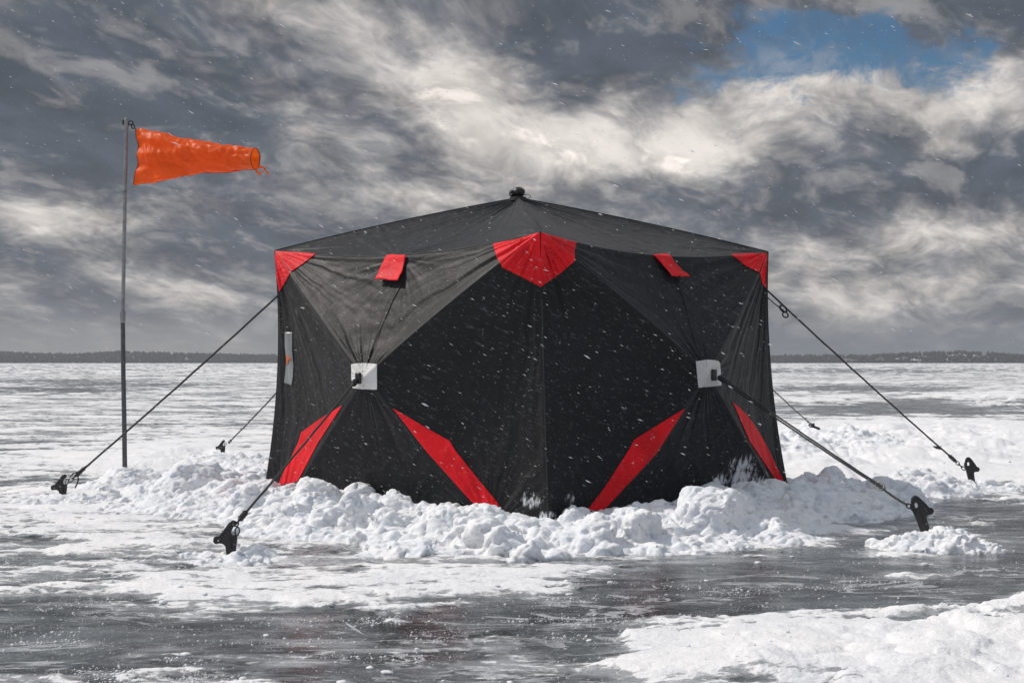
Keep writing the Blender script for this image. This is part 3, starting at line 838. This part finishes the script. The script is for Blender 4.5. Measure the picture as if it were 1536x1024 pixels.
# ------------------------------------------------------------------ ice anchors
def plate(outline, hole_list, k, org, depth, bevel):
    cu = bpy.data.curves.new('plate', 'CURVE'); cu.dimensions = '2D'; cu.fill_mode = 'BOTH'
    cu.extrude = depth; cu.bevel_depth = bevel; cu.bevel_resolution = 2
    for pts in [outline]+hole_list:
        sp = cu.splines.new('POLY'); sp.points.add(len(pts)-1); sp.use_cyclic_u = True
        for i, (x, y) in enumerate(pts): sp.points[i].co = ((x-org[0])*k, (org[1]-y)*k, 0, 1)
    o = bpy.data.objects.new('tmpc', cu); COL.objects.link(o)
    dg = bpy.context.evaluated_depsgraph_get(); dg.update()
    me = bpy.data.meshes.new_from_object(o.evaluated_get(dg)); bpy.data.objects.remove(o)
    me.transform(Matrix.Rotation(R(90), 4, 'X'))
    me.polygons.foreach_set('use_smooth', [True]*len(me.polygons)); me.set_sharp_from_angle(angle=R(35))
    me.materials.clear(); me.materials.append(M['plastic'])
    return me
def circ(x, y, r, n=14, ry=None): return [(x+r*math.cos(2*math.pi*i/n), y+(ry or r)*math.sin(2*math.pi*i/n)) for i in range(n)]
def smoothp(pts, it=2):
    for _ in range(it):
        q = []
        for i in range(len(pts)):
            a = pts[i]; b = pts[(i+1) % len(pts)]
            q += [(a[0]*.8+b[0]*.2, a[1]*.8+b[1]*.2), (a[0]*.2+b[0]*.8, a[1]*.2+b[1]*.8)]
        pts = q
    return pts
OUT_R = smoothp([(432, 285), (450, 255), (482, 247), (520, 272), (600, 350), (645, 402), (680, 403), (698, 430), (690, 462), (660, 476), (630, 478), (600, 500), (612, 560), (640, 640), (690, 840), (600, 850),
         (530, 625), (490, 530), (450, 440), (436, 380), (430, 330)])
HO_R = [smoothp([(456, 325), (492, 315), (524, 362), (516, 402), (466, 410), (448, 372)]), circ(655, 437, 12), circ(458, 315, 7), circ(560, 468, 8)]
OUT_L = smoothp([(198, 645), (225, 630), (275, 628), (340, 555), (425, 455), (480, 424), (520, 438), (526, 470), (505, 486), (482, 496), (452, 545), (446, 590), (470, 618), (520, 612), (538, 640), (528, 720), (516, 800), (520, 1000), (400, 1000),
         (385, 800), (372, 742), (330, 712), (275, 706), (220, 718), (192, 690)])
HO_L = [circ(257, 682, 19), circ(430, 660, 9)]
PLR = plate(OUT_R, HO_R, .000406, (585, 640), .008, .004)
PLL = plate(OUT_L, HO_L, .000351, (445, 815), .006, .003)
PLL.transform(Matrix.Scale(.86, 4, Vector((1, 0, 0))))
def anchor(px, py, Y, left, sc, label, tilt=0.0, yaw=0.0):
    p = at(px, py, Y)
    e = empty('ice_anchor', tuple(p)); tag(e, label, 'ice anchor')
    b = bpy.data.objects.new('anchor_body', PLL if left else PLR); COL.objects.link(b); b.parent = e
    e.rotation_euler = (0, tilt, yaw); e.scale = (sc,)*3
    # reinforcing rib, rivet and the steel eye the cord hooks into
    k = .000351 if left else .000406
    def q(x, y, dy=0):
        ox, oy = (445, 815) if left else (585, 640)
        return Vector(((x-ox)*k, dy, (oy-y)*k))
    mb = MB()
    if left: mb.tube([q(330, 600, -.012), q(400, 520, -.013), q(470, 450, -.012)], .0045, 8); mb.tube([q(455, 650, -.012), q(455, 780, -.013)], .004, 8)
    else: mb.tube([q(500, 290, -.012), q(560, 350, -.013), q(640, 430, -.012)], .0045, 8); mb.tube([q(545, 440, -.012), q(580, 600, -.013)], .004, 8)
    mb.build('rib', M['plastic'], e)
    mb = MB()
    c = q(530, 560) if left else q(440, 385)
    mb.loop(c, Vector((1, 0, 0)), Vector((0, .5, 1)).normalized(), .010, .020, .003, 20, 6)
    mb.build('shackle', M['plastic'], e)
    return p, e
A1 = anchor(346, 826, 7.62, True, 1.04, 'black hooked ice anchor nearest the camera, standing in snow left of the tent')
A2 = anchor(94, 742, 10.85, True, 1.0, 'black hooked ice anchor at the far left edge of the ice')
A3 = anchor(334, 678, 14.6, True, .80, 'small distant black ice anchor on the heap behind the left wall', 0, .25)
A4 = anchor(1386, 790, 8.35, False, 1.0, 'large black ice anchor in the mound on dark ice, front right of the tent')
A5 = anchor(1457, 719, 12.05, False, 1.0, 'black ice anchor at the far right, leaning in white snow', .15)
A6 = anchor(1224, 641, 17.4, False, .52, 'tiny distant ice anchor lying in the heap right behind the tent', -.9)

# ------------------------------------------------------------------ guy ropes
def rope_pts(a, b, sag=.0, n=24):
    return [a.lerp(b, i/n) - Vector((0, 0, sag*4*(i/n)*(1-i/n))) for i in range(n+1)]
def chain(mb, a, b, n, rad=.004, w=.010):
    d = (b-a).normalized(); L = (b-a).length/n
    s1 = d.cross(Vector((0, 1, 0))).normalized(); s2 = d.cross(s1)
    for i in range(n):
        c = a + d*L*(i+.5)
        mb.loop(c, d, s1 if i % 2 == 0 else s2, L*.62, w, rad, 16, 6)
def guy(start, end, label, r, double=0.0, split=None, ring=None, ten=None, nchain=2, chainlen=.10, sag=.01, loose=False, knob=True):
    """cord from start (tent) to end (anchor eye)"""
    e = empty('guy_rope', tuple(start)); tag(e, label, 'guy rope', None)
    d = (end-start); L = d.length; d.normalize(); s1 = d.cross(Vector((0, 1, 0))).normalized(); s2 = d.cross(s1)
    cend = end - d*chainlen
    rng = random.Random(int(L*1000))
    def strand(a, b, off0, off1, rr=r):
        P = rope_pts(a, b, sag); n = len(P)-1
        P = [p + s1*(off0*(1-i/n)+off1*(i/n)) + s2*.002*math.sin(i*.9) + s1*.0008*math.sin(i*1.7) for i, p in enumerate(P)]
        mb = MB(); mb.tube(P, rr, 8); mb.build('strand', M['rope'], e)
    if double:
        m = start + d*L*(ring if ring else .93)
        strand(start, m, -double, -double*.6); strand(start+s2*.004, m, double, double*.6)
        mb = MB(); mb.loop(m, d, s1, .030, .020, .0045, 20, 7); mb.loop(m+d*.02, d, s1, .016, .012, .004, 16, 6); mb.build('cord_ring', M['dsteel'], e)
        if (cend-m).length > .05: strand(m, cend, 0, 0, r*1.15)
    else:
        strand(start, cend, 0, 0)
    if knob:
        mb = MB(); mb.tube([start-d*.012, start+d*.004, start+d*.02, start+d*.04, start+d*.062, start+d*.075], [.006, .016, .015, .013, .012, .005], 12)
        for k in range(3): mb.ring(start+d*(.006+.02*k), d, .014, .014, .005, 14, 6)
        mb.build('knot', M['rope'], e)
    if ten:
        c = start + d*L*ten
        mb = MB()
        P = [c-d*.055, c-d*.04, c-d*.02, c+d*.02, c+d*.045, c+d*.055]
        mb.tube(P, [r*1.2, .010, .013, .013, .010, r], 10)
        mb.build('tensioner', M['plastic'], e)
        mb = MB()
        for k in (-.03, 0, .03): mb.ring(c+d*k, d, .0125, .0125, .0028, 14, 5)
        mb.build('tensioner_wrap', M['rope'], e)
    if loose:
        c = start + d*L*(ten or .9) + d*.03
        mb = MB()
        mb.tube([c, c+Vector((.006, -.01, .018)), c+Vector((-.022, -.012, .010)), c+Vector((-.045, -.01, -.016)), c+Vector((-.05, -.01, -.022))], .0045, 7)
        mb.tube([c, c+Vector((.012, -.012, -.03)), c+Vector((.0, -.012, -.065)), c+Vector((-.012, -.012, -.09))], .005, 7)
        mb.build('loose_end', M['rope'], e)
    mb = MB(); chain(mb, cend-d*.005, end, nchain, .0036, .011)
    mb.build('chain_link', M['plastic'], e)
    settle(e)
    return e
s_, n_ = hit(540, 571, .03)
guy(s_, at(352, 788, 7.58), 'taut black cord from the left hub down to the nearest anchor', .0058, ten=.945, nchain=3, chainlen=.10, sag=.006)
s_, n_ = hit(1072, 565, .03)
guy(s_, at(1373, 765, 8.33), 'doubled black cord from the right hub to the anchor on dark ice', .0052, double=.0075, ring=.84, nchain=2, chainlen=.06, sag=.006)
guy(at(416, 444, 10.52), at(104, 722, 10.83), 'long black cord from the upper left corner of the tent to the far left anchor', .0068, ten=.945, nchain=3, chainlen=.10, sag=.01, loose=True, knob=False)
e_ = guy(at(1149, 434, 10.62), at(1447, 704, 12.03), 'long black cord from the upper right corner of the tent to the far right anchor', .0066, double=.0, ten=.93, nchain=5, chainlen=.20, sag=.01, knob=False)
# the second strand and slider near the top of that cord
d_ = (at(1442, 700, 12.0)-at(1149, 434, 10.62)).normalized(); p0 = at(1149, 438, 10.60)
P1 = at(1150, 445, 10.62); P2 = at(1176, 466, 10.72)
mb = MB(); mb.tube([P1, P1.lerp(P2, .5)+Vector((0, 0, -.004)), P2], .004, 7); mb.build('loop_strand', M['rope'], e_)
mb = MB(); mb.loop(at(1175, 463, 10.70), d_, d_.cross(Vector((0, 1, 0))).normalized(), .035, .016, .007, 18, 7); mb.ring(at(1178, 472, 10.70), (0, 1, 0), .016, .02, .005, 16, 6)
mb.build('cord_slider', M['plastic'], e_)
mb = MB(); c_ = at(1405, 671, 11.7); mb.add([c_+Vector((-.028, 0, .012)), c_+Vector((.026, -.01, .010)), c_+Vector((.03, 0, -.016)), c_+Vector((0, .01, -.010)), c_+Vector((-.02, .012, .002)), c_+Vector((.02, .02, .0))],
    [(0, 1, 2, 3), (0, 4, 5, 1), (1, 5, 2), (0, 3, 4), (3, 2, 5, 4)]); mb.tube([c_+Vector((.02, 0, 0)), at(1412, 669, 11.8)], .003, 6)
mb.build('pull_tab', M['plastic'], e_, smooth=False)
for c in e_.children:
    if c.name.startswith(('loop_strand', 'cord_slider', 'pull_tab')): c.matrix_parent_inverse = Matrix.Translation(-e_.location)
guy(at(470, 528, 11.3), at(343, 664, 14.5), 'thin cord running from the hidden back left wall to the small distant anchor', .0062, ten=None, nchain=3, chainlen=.12, knob=False)
guy(at(1080, 508, 11.4), at(1216, 636, 17.1), 'thin cord running from the hidden back right wall to the farthest anchor', .0058, ten=None, nchain=3, chainlen=.30, knob=False)

# ------------------------------------------------------------------ wind sock
PY = 13.6
pole = empty('wind_sock_pole', tuple(at(187, 708, PY)))
tag(pole, 'tall thin grey steel pole standing in the snow, holding the orange wind sock', 'pole')
mb = MB(); mb.tube([at(187.5, 725, PY), at(186.5, 640, PY), at(185, 560, PY), at(184.2, 470, PY)], [.0205, .020, .0195, .019], 16); mb.build('lower_tube', M['dsteel'], pole)
mb = MB(); mb.tube([at(184.2, 474, PY), at(186, 380, PY), at(187.6, 290, PY), at(190, 182, PY)], [.0165, .0165, .0165, .0165], 16); mb.build('upper_tube', M['steel'], pole)
mb = MB(); mb.tube([at(184.2, 484, PY), at(184.2, 482, PY), at(184.3, 468, PY), at(184.3, 466, PY)], [.0215, .024, .024, .020], 16); mb.build('joint_sleeve', M['steel'], pole)
mb = MB(); mb.tube([at(189.6, 193, PY), at(189.8, 190, PY), at(190, 180, PY), at(190, 177, PY)], [.019, .022, .022, .015], 16); mb.build('top_collar', M['steel'], pole)
mb = MB(); mb.box(at(186, 184, PY), Vector((.012, 0, 0)), Vector((0, .012, 0)), Vector((0, 0, .022))); mb.build('clamp', M['plastic'], pole, bevel=.004)
mb = MB(); mb.loop(at(196, 184.5, PY-.01), Vector((1, 0, 0)), Vector((0, .3, 1)).normalized(), .020, .017, .006, 18, 7)
mb.build('eye_ring', M['plastic'], pole)
mb = MB(); mb.ring(at(187.3, 288, PY), (0.02, 0, 1), .020, .020, .005, 18, 6); mb.build('lower_collar', M['dsteel'], pole)
settle(pole)
def mat_sock():
    m, t, out = material('orange_sock_nylon')
    tc = t.n('ShaderNodeTexCoord').outputs['Object']
    n = t.noise(tc, 6, 5, .6)
    colr = t.vm('SCALE', (1.0, .19, .02), scale=t.mr(n, .3, .7, .84, 1.0))
    nb = t.bump(t.m('ADD', t.noise(tc, 24, 5, .6), t.m('MULTIPLY', t.noise(tc, 160, 3, .6), .3)), .45, .008)
    b = t.n('ShaderNodeBsdfPrincipled', {'Base Color': colr, 'Roughness': .42, 'Specular IOR Level': .35, 'Normal': nb})
    tr = t.n('ShaderNodeBsdfTranslucent', {'Color': colr, 'Normal': nb})
    mx = t.n('ShaderNodeMixShader', {0: .50, 1: b.outputs[0], 2: tr.outputs[0]})
    t.t.links.new(mx.outputs[0], out.inputs[0]); return m
M['sock'] = mat_sock()
M['sockhem'] = mat_plain('dark_orange_hem', (.30, .030, .010), .6)
sock = empty('wind_sock', tuple(at(203, 236, PY)))
tag(sock, 'bright orange wind sock streaming to the right from the top of the pole', 'wind sock')
def build_sock():
    nu, nv = 150, 96
    A = at(202, 235.5, PY); B = at(383, 238.5, PY-.30)
    ax = (B-A).normalized(); up = Vector((0, 0, 1)); up = (up-ax*up.dot(ax)).normalized(); sd_ = ax.cross(up)
    L = (B-A).length
    U = np.linspace(0, 1, nu)[:, None]; TH = np.linspace(0, 2*math.pi, nv)[None, :]
    tp = np.interp(U[:, 0], [0, .25, .5, .62, .8, 1], [.236, .196, .142, .126, .105, .088])[:, None]      # half height
    wd = np.interp(U[:, 0], [0, .15, .4, .7, 1], [.045, .10, .12, .105, .088])[:, None]                   # half depth
    cz = np.interp(U[:, 0], [0, .3, .6, 1], [0, .004, .004, 0])[:, None]
    ct, st = np.cos(TH), np.sin(TH)
    h = tp*ct; w = wd*st
    # mouth edge hollow between its two corners
    adv = (1-U)**6*(1-np.abs(ct)**2)*.055
    s = U*L + adv
    w = w + (1-U)**3*.02*np.sin(ct*9+1)*(1-ct**2)
    wr = .020*perlin(U*6+TH*0, ct*2.0+U*5, st*1.6) + .010*perlin(U*22, ct*4+U*12, st*3+4) + .010*np.sin(U*16+ct*5)*np.exp(-((U-.38)/.2)**2)*(ct > -.1)*.8
    fade = sstep(0, .06, U)*sstep(0, .06, 1-U)
    k = 1 + wr*fade/np.maximum(np.hypot(h, w), .05)
    h = h*k; w = w*k
    a_, u_, d_ = map(np.array, (ax, up, sd_)); A_ = np.array(A)
    V = A_ + s[..., None]*a_ + (h+cz)[..., None]*u_ + w[..., None]*d_
    V[:, -1] = V[:, 0]
    o = mesh_np('sock_fabric', V.reshape(-1, 3), grid_faces(nu, nv), M['sock'], sock)
    mb = MB(); mb.tube([Vector(p) for p in V[-1, ::3]], .0045, 6); mb.build('tail_hoop', M['sockhem'], sock)
    mb = MB(); mb.tube([Vector(p) for p in V[0, ::3]], .004, 6); mb.build('mouth_hem', M['sockhem'], sock)
    j = nv//2; mb = MB(); mb.tube([Vector(p)+Vector((0, 0, -.001)) for p in V[::4, j]], .003, 5); mb.build('bottom_seam', M['sockhem'], sock)
    # frayed tail ribbons
    rr = random.Random(4)
    for (s0, pts, wdt) in ((0, [(384, 256), (389, 262), (397, 254), (403, 245)], .012), (1, [(386, 252), (394, 250), (400, 258), (406, 263)], .010), (2, [(383, 257), (388, 250), (396, 252), (401, 262)], .008)):
        P = [at(x, y, PY-.30) for x, y in pts]; n = 14; VV = []
        for i in range(n+1):
            t = i/n*(len(P)-1); k_ = min(int(t), len(P)-2); p = P[k_].lerp(P[k_+1], t-k_)
            ww = wdt*(1-.7*i/n)*(1+.4*math.sin(i*1.9+s0))
            VV += [tuple(p+Vector((.3*ww, .01*math.sin(i+s0), ww))), tuple(p-Vector((.3*ww, 0, ww)))]
        FF = [(2*i, 2*i+1, 2*i+3, 2*i+2) for i in range(n)]
        mesh_np('frayed_tail', VV, FF, M['sock'], sock)
    top = Vector(V[0, 0]); bot = Vector(V[0, j])
    mb = MB(); mb.loop(at(199.5, 190, PY-.01), Vector((1, 0, .4)).normalized(), Vector((-.4, .3, 1)).normalized(), .013, .018, .0055, 16, 6)
    mb.tube([at(200.5, 192, PY-.005), top], .004, 6); mb.build('top_clip', M['plastic'], sock)
    q0 = at(188.5, 288, PY-.015)
    mb = MB(); mb.tube([q0, at(193, 287, PY-.02), at(198, 283, PY-.02), at(200, 280, PY-.01), bot], .0045, 6); mb.build('bottom_cord', M['steel'], sock)
build_sock(); settle(sock)

# ------------------------------------------------------------------ far shore
def prof(px):
    xs = [-900, 0, 100, 180, 300, 415, 700, 1150, 1240, 1290, 1330, 1380, 1440, 1500, 1536, 2400]
    ys = [527, 524.5, 528, 523.5, 527, 529, 531, 531, 529, 530, 528, 525, 523.5, 527.5, 529.5, 529]
    return np.interp(px, xs, ys)
def build_shore():
    U = np.linspace(-1.15, 1.15, 700); Rr = np.array([1640, 1655, 1690, 1740, 1800, 1860, 1930, 2020])
    A, D = np.meshgrid(U, Rr, indexing='ij')
    px = np.tan(np.clip(A, -1.0, 1.0))*F + 768
    hpx = np.clip(HZ - prof(px), 6, 40)
    top = hpx/F*1800*.92 - 3
    t = np.clip((D-1640)/240, 0, 1)
    z = -1.5 + (top+1.5)*(t*t*(3-2*t)) + 1.6*fbm(A*40, D*.02, 3.0, 4)*t
    z[:, 0] = -1.5
    V = np.stack([np.sin(A)*D, np.cos(A)*D, z], 2)
    m, tt, out = material('far_snowy_shore')
    g = tt.n('ShaderNodeNewGeometry').outputs['Position']
    n = tt.noise(tt.vm('MULTIPLY', g, (1, .3, 2)), .035, 5, .6)
    colr = tt.mix(tt.mr(n, .5, .62), c4(.05, .055, .06), c4(.75, .78, .82))
    b = tt.n('ShaderNodeBsdfPrincipled', {'Base Color': colr, 'Roughness': .9})
    tt.t.links.new(b.outputs[0], out.inputs[0])
    o = mesh_np('far_shore', V.reshape(-1, 3), grid_faces(len(U), len(Rr))[:, ::-1], m)
    tag(o, 'low snowy far shore of the lake', kind='structure')
    # bare winter trees: many small ragged crowns
    rr = np.random.RandomState(3)
    VV = []; FF = []; cnt = 0
    N = 12000
    a = rr.uniform(-.62, .62, N); tt_ = rr.rand(N)
    for i in range(N):
        ai = a[i]; d = 1643 + 230*tt_[i]
        p = math.tan(ai)*F + 768
        # clearings with snow showing
        cl = float(perlin(np.array([ai*95]), np.array([tt_[i]*3.2]), 5.0)[0])
        right = 1 if 1240 < p < 1500 else 0
        if cl > (.02 if right else .36) and .15 < tt_[i] < (.8 if right else .6): continue
        hp = max(6, HZ - float(prof(np.array([p]))[0])); top_ = hp/F*1800*.92 - 3
        t = min(max((d-1640)/240, 0), 1); zb = -1.5 + (top_+1.5)*(t*t*(3-2*t))
        h = rr.uniform(3.2, 4.6)*(1.0 if rr.rand() < .985 else 1.25); w = rr.uniform(1.4, 3.2)
        cx, cy = math.sin(ai)*d, math.cos(ai)*d
        k = 5
        ring1 = [(cx+w*.5*math.cos(j*2*math.pi/k+i), cy+w*.5*math.sin(j*2*math.pi/k+i), zb-.5) for j in range(k)]
        ring2 = [(cx+w*rr.uniform(.7, 1.2)*math.cos(j*2*math.pi/k+i), cy+w*math.sin(j*2*math.pi/k+i), zb+h*rr.uniform(.35, .6)) for j in range(k)]
        tip = (cx+rr.uniform(-.5, .5)*w*.5, cy, zb+h)
        VV += ring1+ring2+[tip]
        for j in range(k):
            j2 = (j+1) % k
            FF += [(cnt+j, cnt+j2, cnt+k+j2), (cnt+j, cnt+k+j2, cnt+k+j), (cnt+k+j, cnt+k+j2, cnt+2*k)]
        cnt += 2*k+1
    m, t, out = material('bare_winter_woods')
    g = t.n('ShaderNodeNewGeometry').outputs['Position']
    colr = t.mix(t.mr(t.noise(g, .25, 4, .6), .35, .7), c4(.008, .012, .018), c4(.036, .044, .056))
    b = t.n('ShaderNodeBsdfPrincipled', {'Base Color': colr, 'Roughness': 1.0, 'Specular IOR Level': 0.0})
    t.t.links.new(b.outputs[0], out.inputs[0])
    o = mesh_np('far_woods', VV, FF, m, smooth=False)
    tag(o, 'dark strip of winter woods along the far shore', kind='stuff')
build_shore()

# ------------------------------------------------------------------ loose crumbs and falling snow
def build_crumbs():
    rs = np.random.RandomState(21); V = []; T = []; cnt = 0
    N = 6000
    Y = 4.3*(26/4.3)**(rs.rand(N)**1.3); X = rs.uniform(-.40, .40, N)*Y
    dn = fbm(X*.9, Y*1.6, 4.0, 4, .6)
    ok = (rs.rand(N) < .30+dn*1.5) & ((foot_dist(X, Y) > .9) | (rs.rand(N) < .4))
    X, Y = X[ok], Y[ok]; z = ground_z(X, Y, cover_at(X, Y))
    for x, y, zz in zip(X, Y, z):
        rad = .0022*(.020/.0022)**(rs.rand()**8)
        v, f = clump(rad, (x, y, zz+rad*.15), 2 if rad > .010 else 1, rs, flat=.5) if rad > .005 else (ICO[1][0]*rad*rs.uniform(.6, 1.4, 3)*(1, 1, .6)+(x, y, zz), ICO[1][1])
        V.append(v); T.append(f+cnt); cnt += len(v)
    N = 240000
    Y = 4.2*(14/4.2)**(rs.rand(N)**1.15); X = rs.uniform(-.36, .36, N)*Y
    dn = fbm(X*1.6, Y*3.2, 14.0, 5, .65)
    ok = (rs.rand(N) < .015+2.2*np.clip(dn-.05, 0, 1)**1.6) & (foot_dist(X, Y) > .9)
    X, Y = X[ok], Y[ok]; cz = cover_at(X, Y); ok = (cz < .62) | (rs.rand(len(X)) < .05); X, Y, cz = X[ok], Y[ok], cz[ok]; z = ground_z(X, Y, cz); n = len(X)
    O_, OT = np.array([(1, 0, 0), (-1, 0, 0), (0, 1, 0), (0, -1, 0), (0, 0, 1), (0, 0, -1)], float), np.array([(0, 2, 4), (2, 1, 4), (1, 3, 4), (3, 0, 4), (2, 0, 5), (1, 2, 5), (3, 1, 5), (0, 3, 5)])
    rad = .0009*(.0042/.0009)**(rs.rand(n)**2.2)
    sc_ = rs.uniform(.6, 1.5, (n, 3)); sc_[:, 0] *= 1.4
    P = O_[None]*(1+rs.uniform(-.4, .4, (n, 6, 1)))*(sc_*rad[:, None])[:, None] + np.stack([X, Y, z+rad*.3], 1)[:, None]
    V.append(P.reshape(-1, 3)); T.append((OT[None]+np.arange(n)[:, None, None]*6).reshape(-1, 3)+cnt)
    o = mesh_np('snow_crumbs', np.concatenate(V), np.concatenate(T), M['snow'])
    tag(o, 'loose crumbs of snow scattered over the ice', kind='stuff')
build_crumbs()
def build_flakes():
    rs = np.random.RandomState(77)
    m, t, out = material('falling_snowflake')
    d = t.n('ShaderNodeBsdfDiffuse', {'Color': c4(.85, .87, .9)}); tr = t.n('ShaderNodeBsdfTranslucent', {'Color': c4(.85, .87, .9)})
    ts = t.n('ShaderNodeBsdfTransparent')
    mx = t.n('ShaderNodeMixShader', {0: .5, 1: d.outputs[0], 2: tr.outputs[0]})
    mx2 = t.n('ShaderNodeMixShader', {0: .45, 1: mx.outputs[0], 2: ts.outputs[0]})
    t.t.links.new(mx2.outputs[0], out.inputs[0])
    V = []; T = []; cnt = 0
    Vo, To = np.array([(1, 0, 0), (-1, 0, 0), (0, 1, 0), (0, -1, 0), (0, 0, 1), (0, 0, -1)], float), np.array([(0, 2, 4), (2, 1, 4), (1, 3, 4), (3, 0, 4), (2, 0, 5), (1, 2, 5), (3, 1, 5), (0, 3, 5)])
    wind = np.array([.86, -.18, -.42]); wind /= np.linalg.norm(wind)
    N = 24000
    Y = (rs.rand(N)*(14**2.3-2.3**2.3)+2.3**2.3)**(1/2.3)
    X = rs.uniform(-.42, .42, N)*Y; Z = CAMH + rs.uniform(-.17, .27, N)*Y
    ok = (Z > .1) & (foot_dist(X, Y) > .3); X, Y, Z = X[ok], Y[ok], Z[ok]; n = len(X)
    w = (.00028+.0008*rs.rand(n)**2)*(1+1.2*(rs.rand(n) < .03)); l = w*rs.uniform(3.0, 8.0, n)
    bigf = (rs.rand(n) < .004) & (Y > 3) & (Y < 8); w = np.where(bigf, rs.uniform(.0018, .0030, n), w); l = np.where(bigf, w*rs.uniform(2.5, 4.5, n), l)
    dr = wind + rs.randn(n, 3)*.12; dr /= np.linalg.norm(dr, axis=1)[:, None]
    a = np.cross(dr, [0, 1, 0]); a /= np.linalg.norm(a, axis=1)[:, None]; b = np.cross(dr, a)
    v = Vo[None]*(1+rs.uniform(-.3, .3, (n, len(Vo), 1)))
    P = v[:, :, :1]*(l[:, None]*dr)[:, None] + v[:, :, 1:2]*(w[:, None]*a)[:, None] + v[:, :, 2:]*(w[:, None]*.6*b)[:, None] + np.stack([X, Y, Z], 1)[:, None]
    V = [P.reshape(-1, 3)]; T = [(To[None] + np.arange(n)[:, None, None]*len(Vo)).reshape(-1, 3)]
    o = mesh_np('falling_snow', np.concatenate(V), np.concatenate(T), m)
    tag(o, 'wind-driven snowflakes in the air', kind='stuff')
build_flakes()

# ------------------------------------------------------------------ air
def build_haze():
    mb = MB(); mb.box((0, 0, 29.0), Vector((2700, 0, 0)), Vector((0, 2700, 0)), Vector((0, 0, 31.0)))
    m, t, out = material('haze_air')
    v = t.n('ShaderNodeVolumePrincipled', {'Color': c4(.86, .90, .95), 'Density': HAZE_D, 'Anisotropy': .2})
    t.t.links.new(v.outputs[0], out.inputs['Volume'])
    o = mb.build('haze', m, smooth=False); tag(o, 'thin snowy haze over the lake', kind='stuff')
HAZE_D = .00026
build_haze()
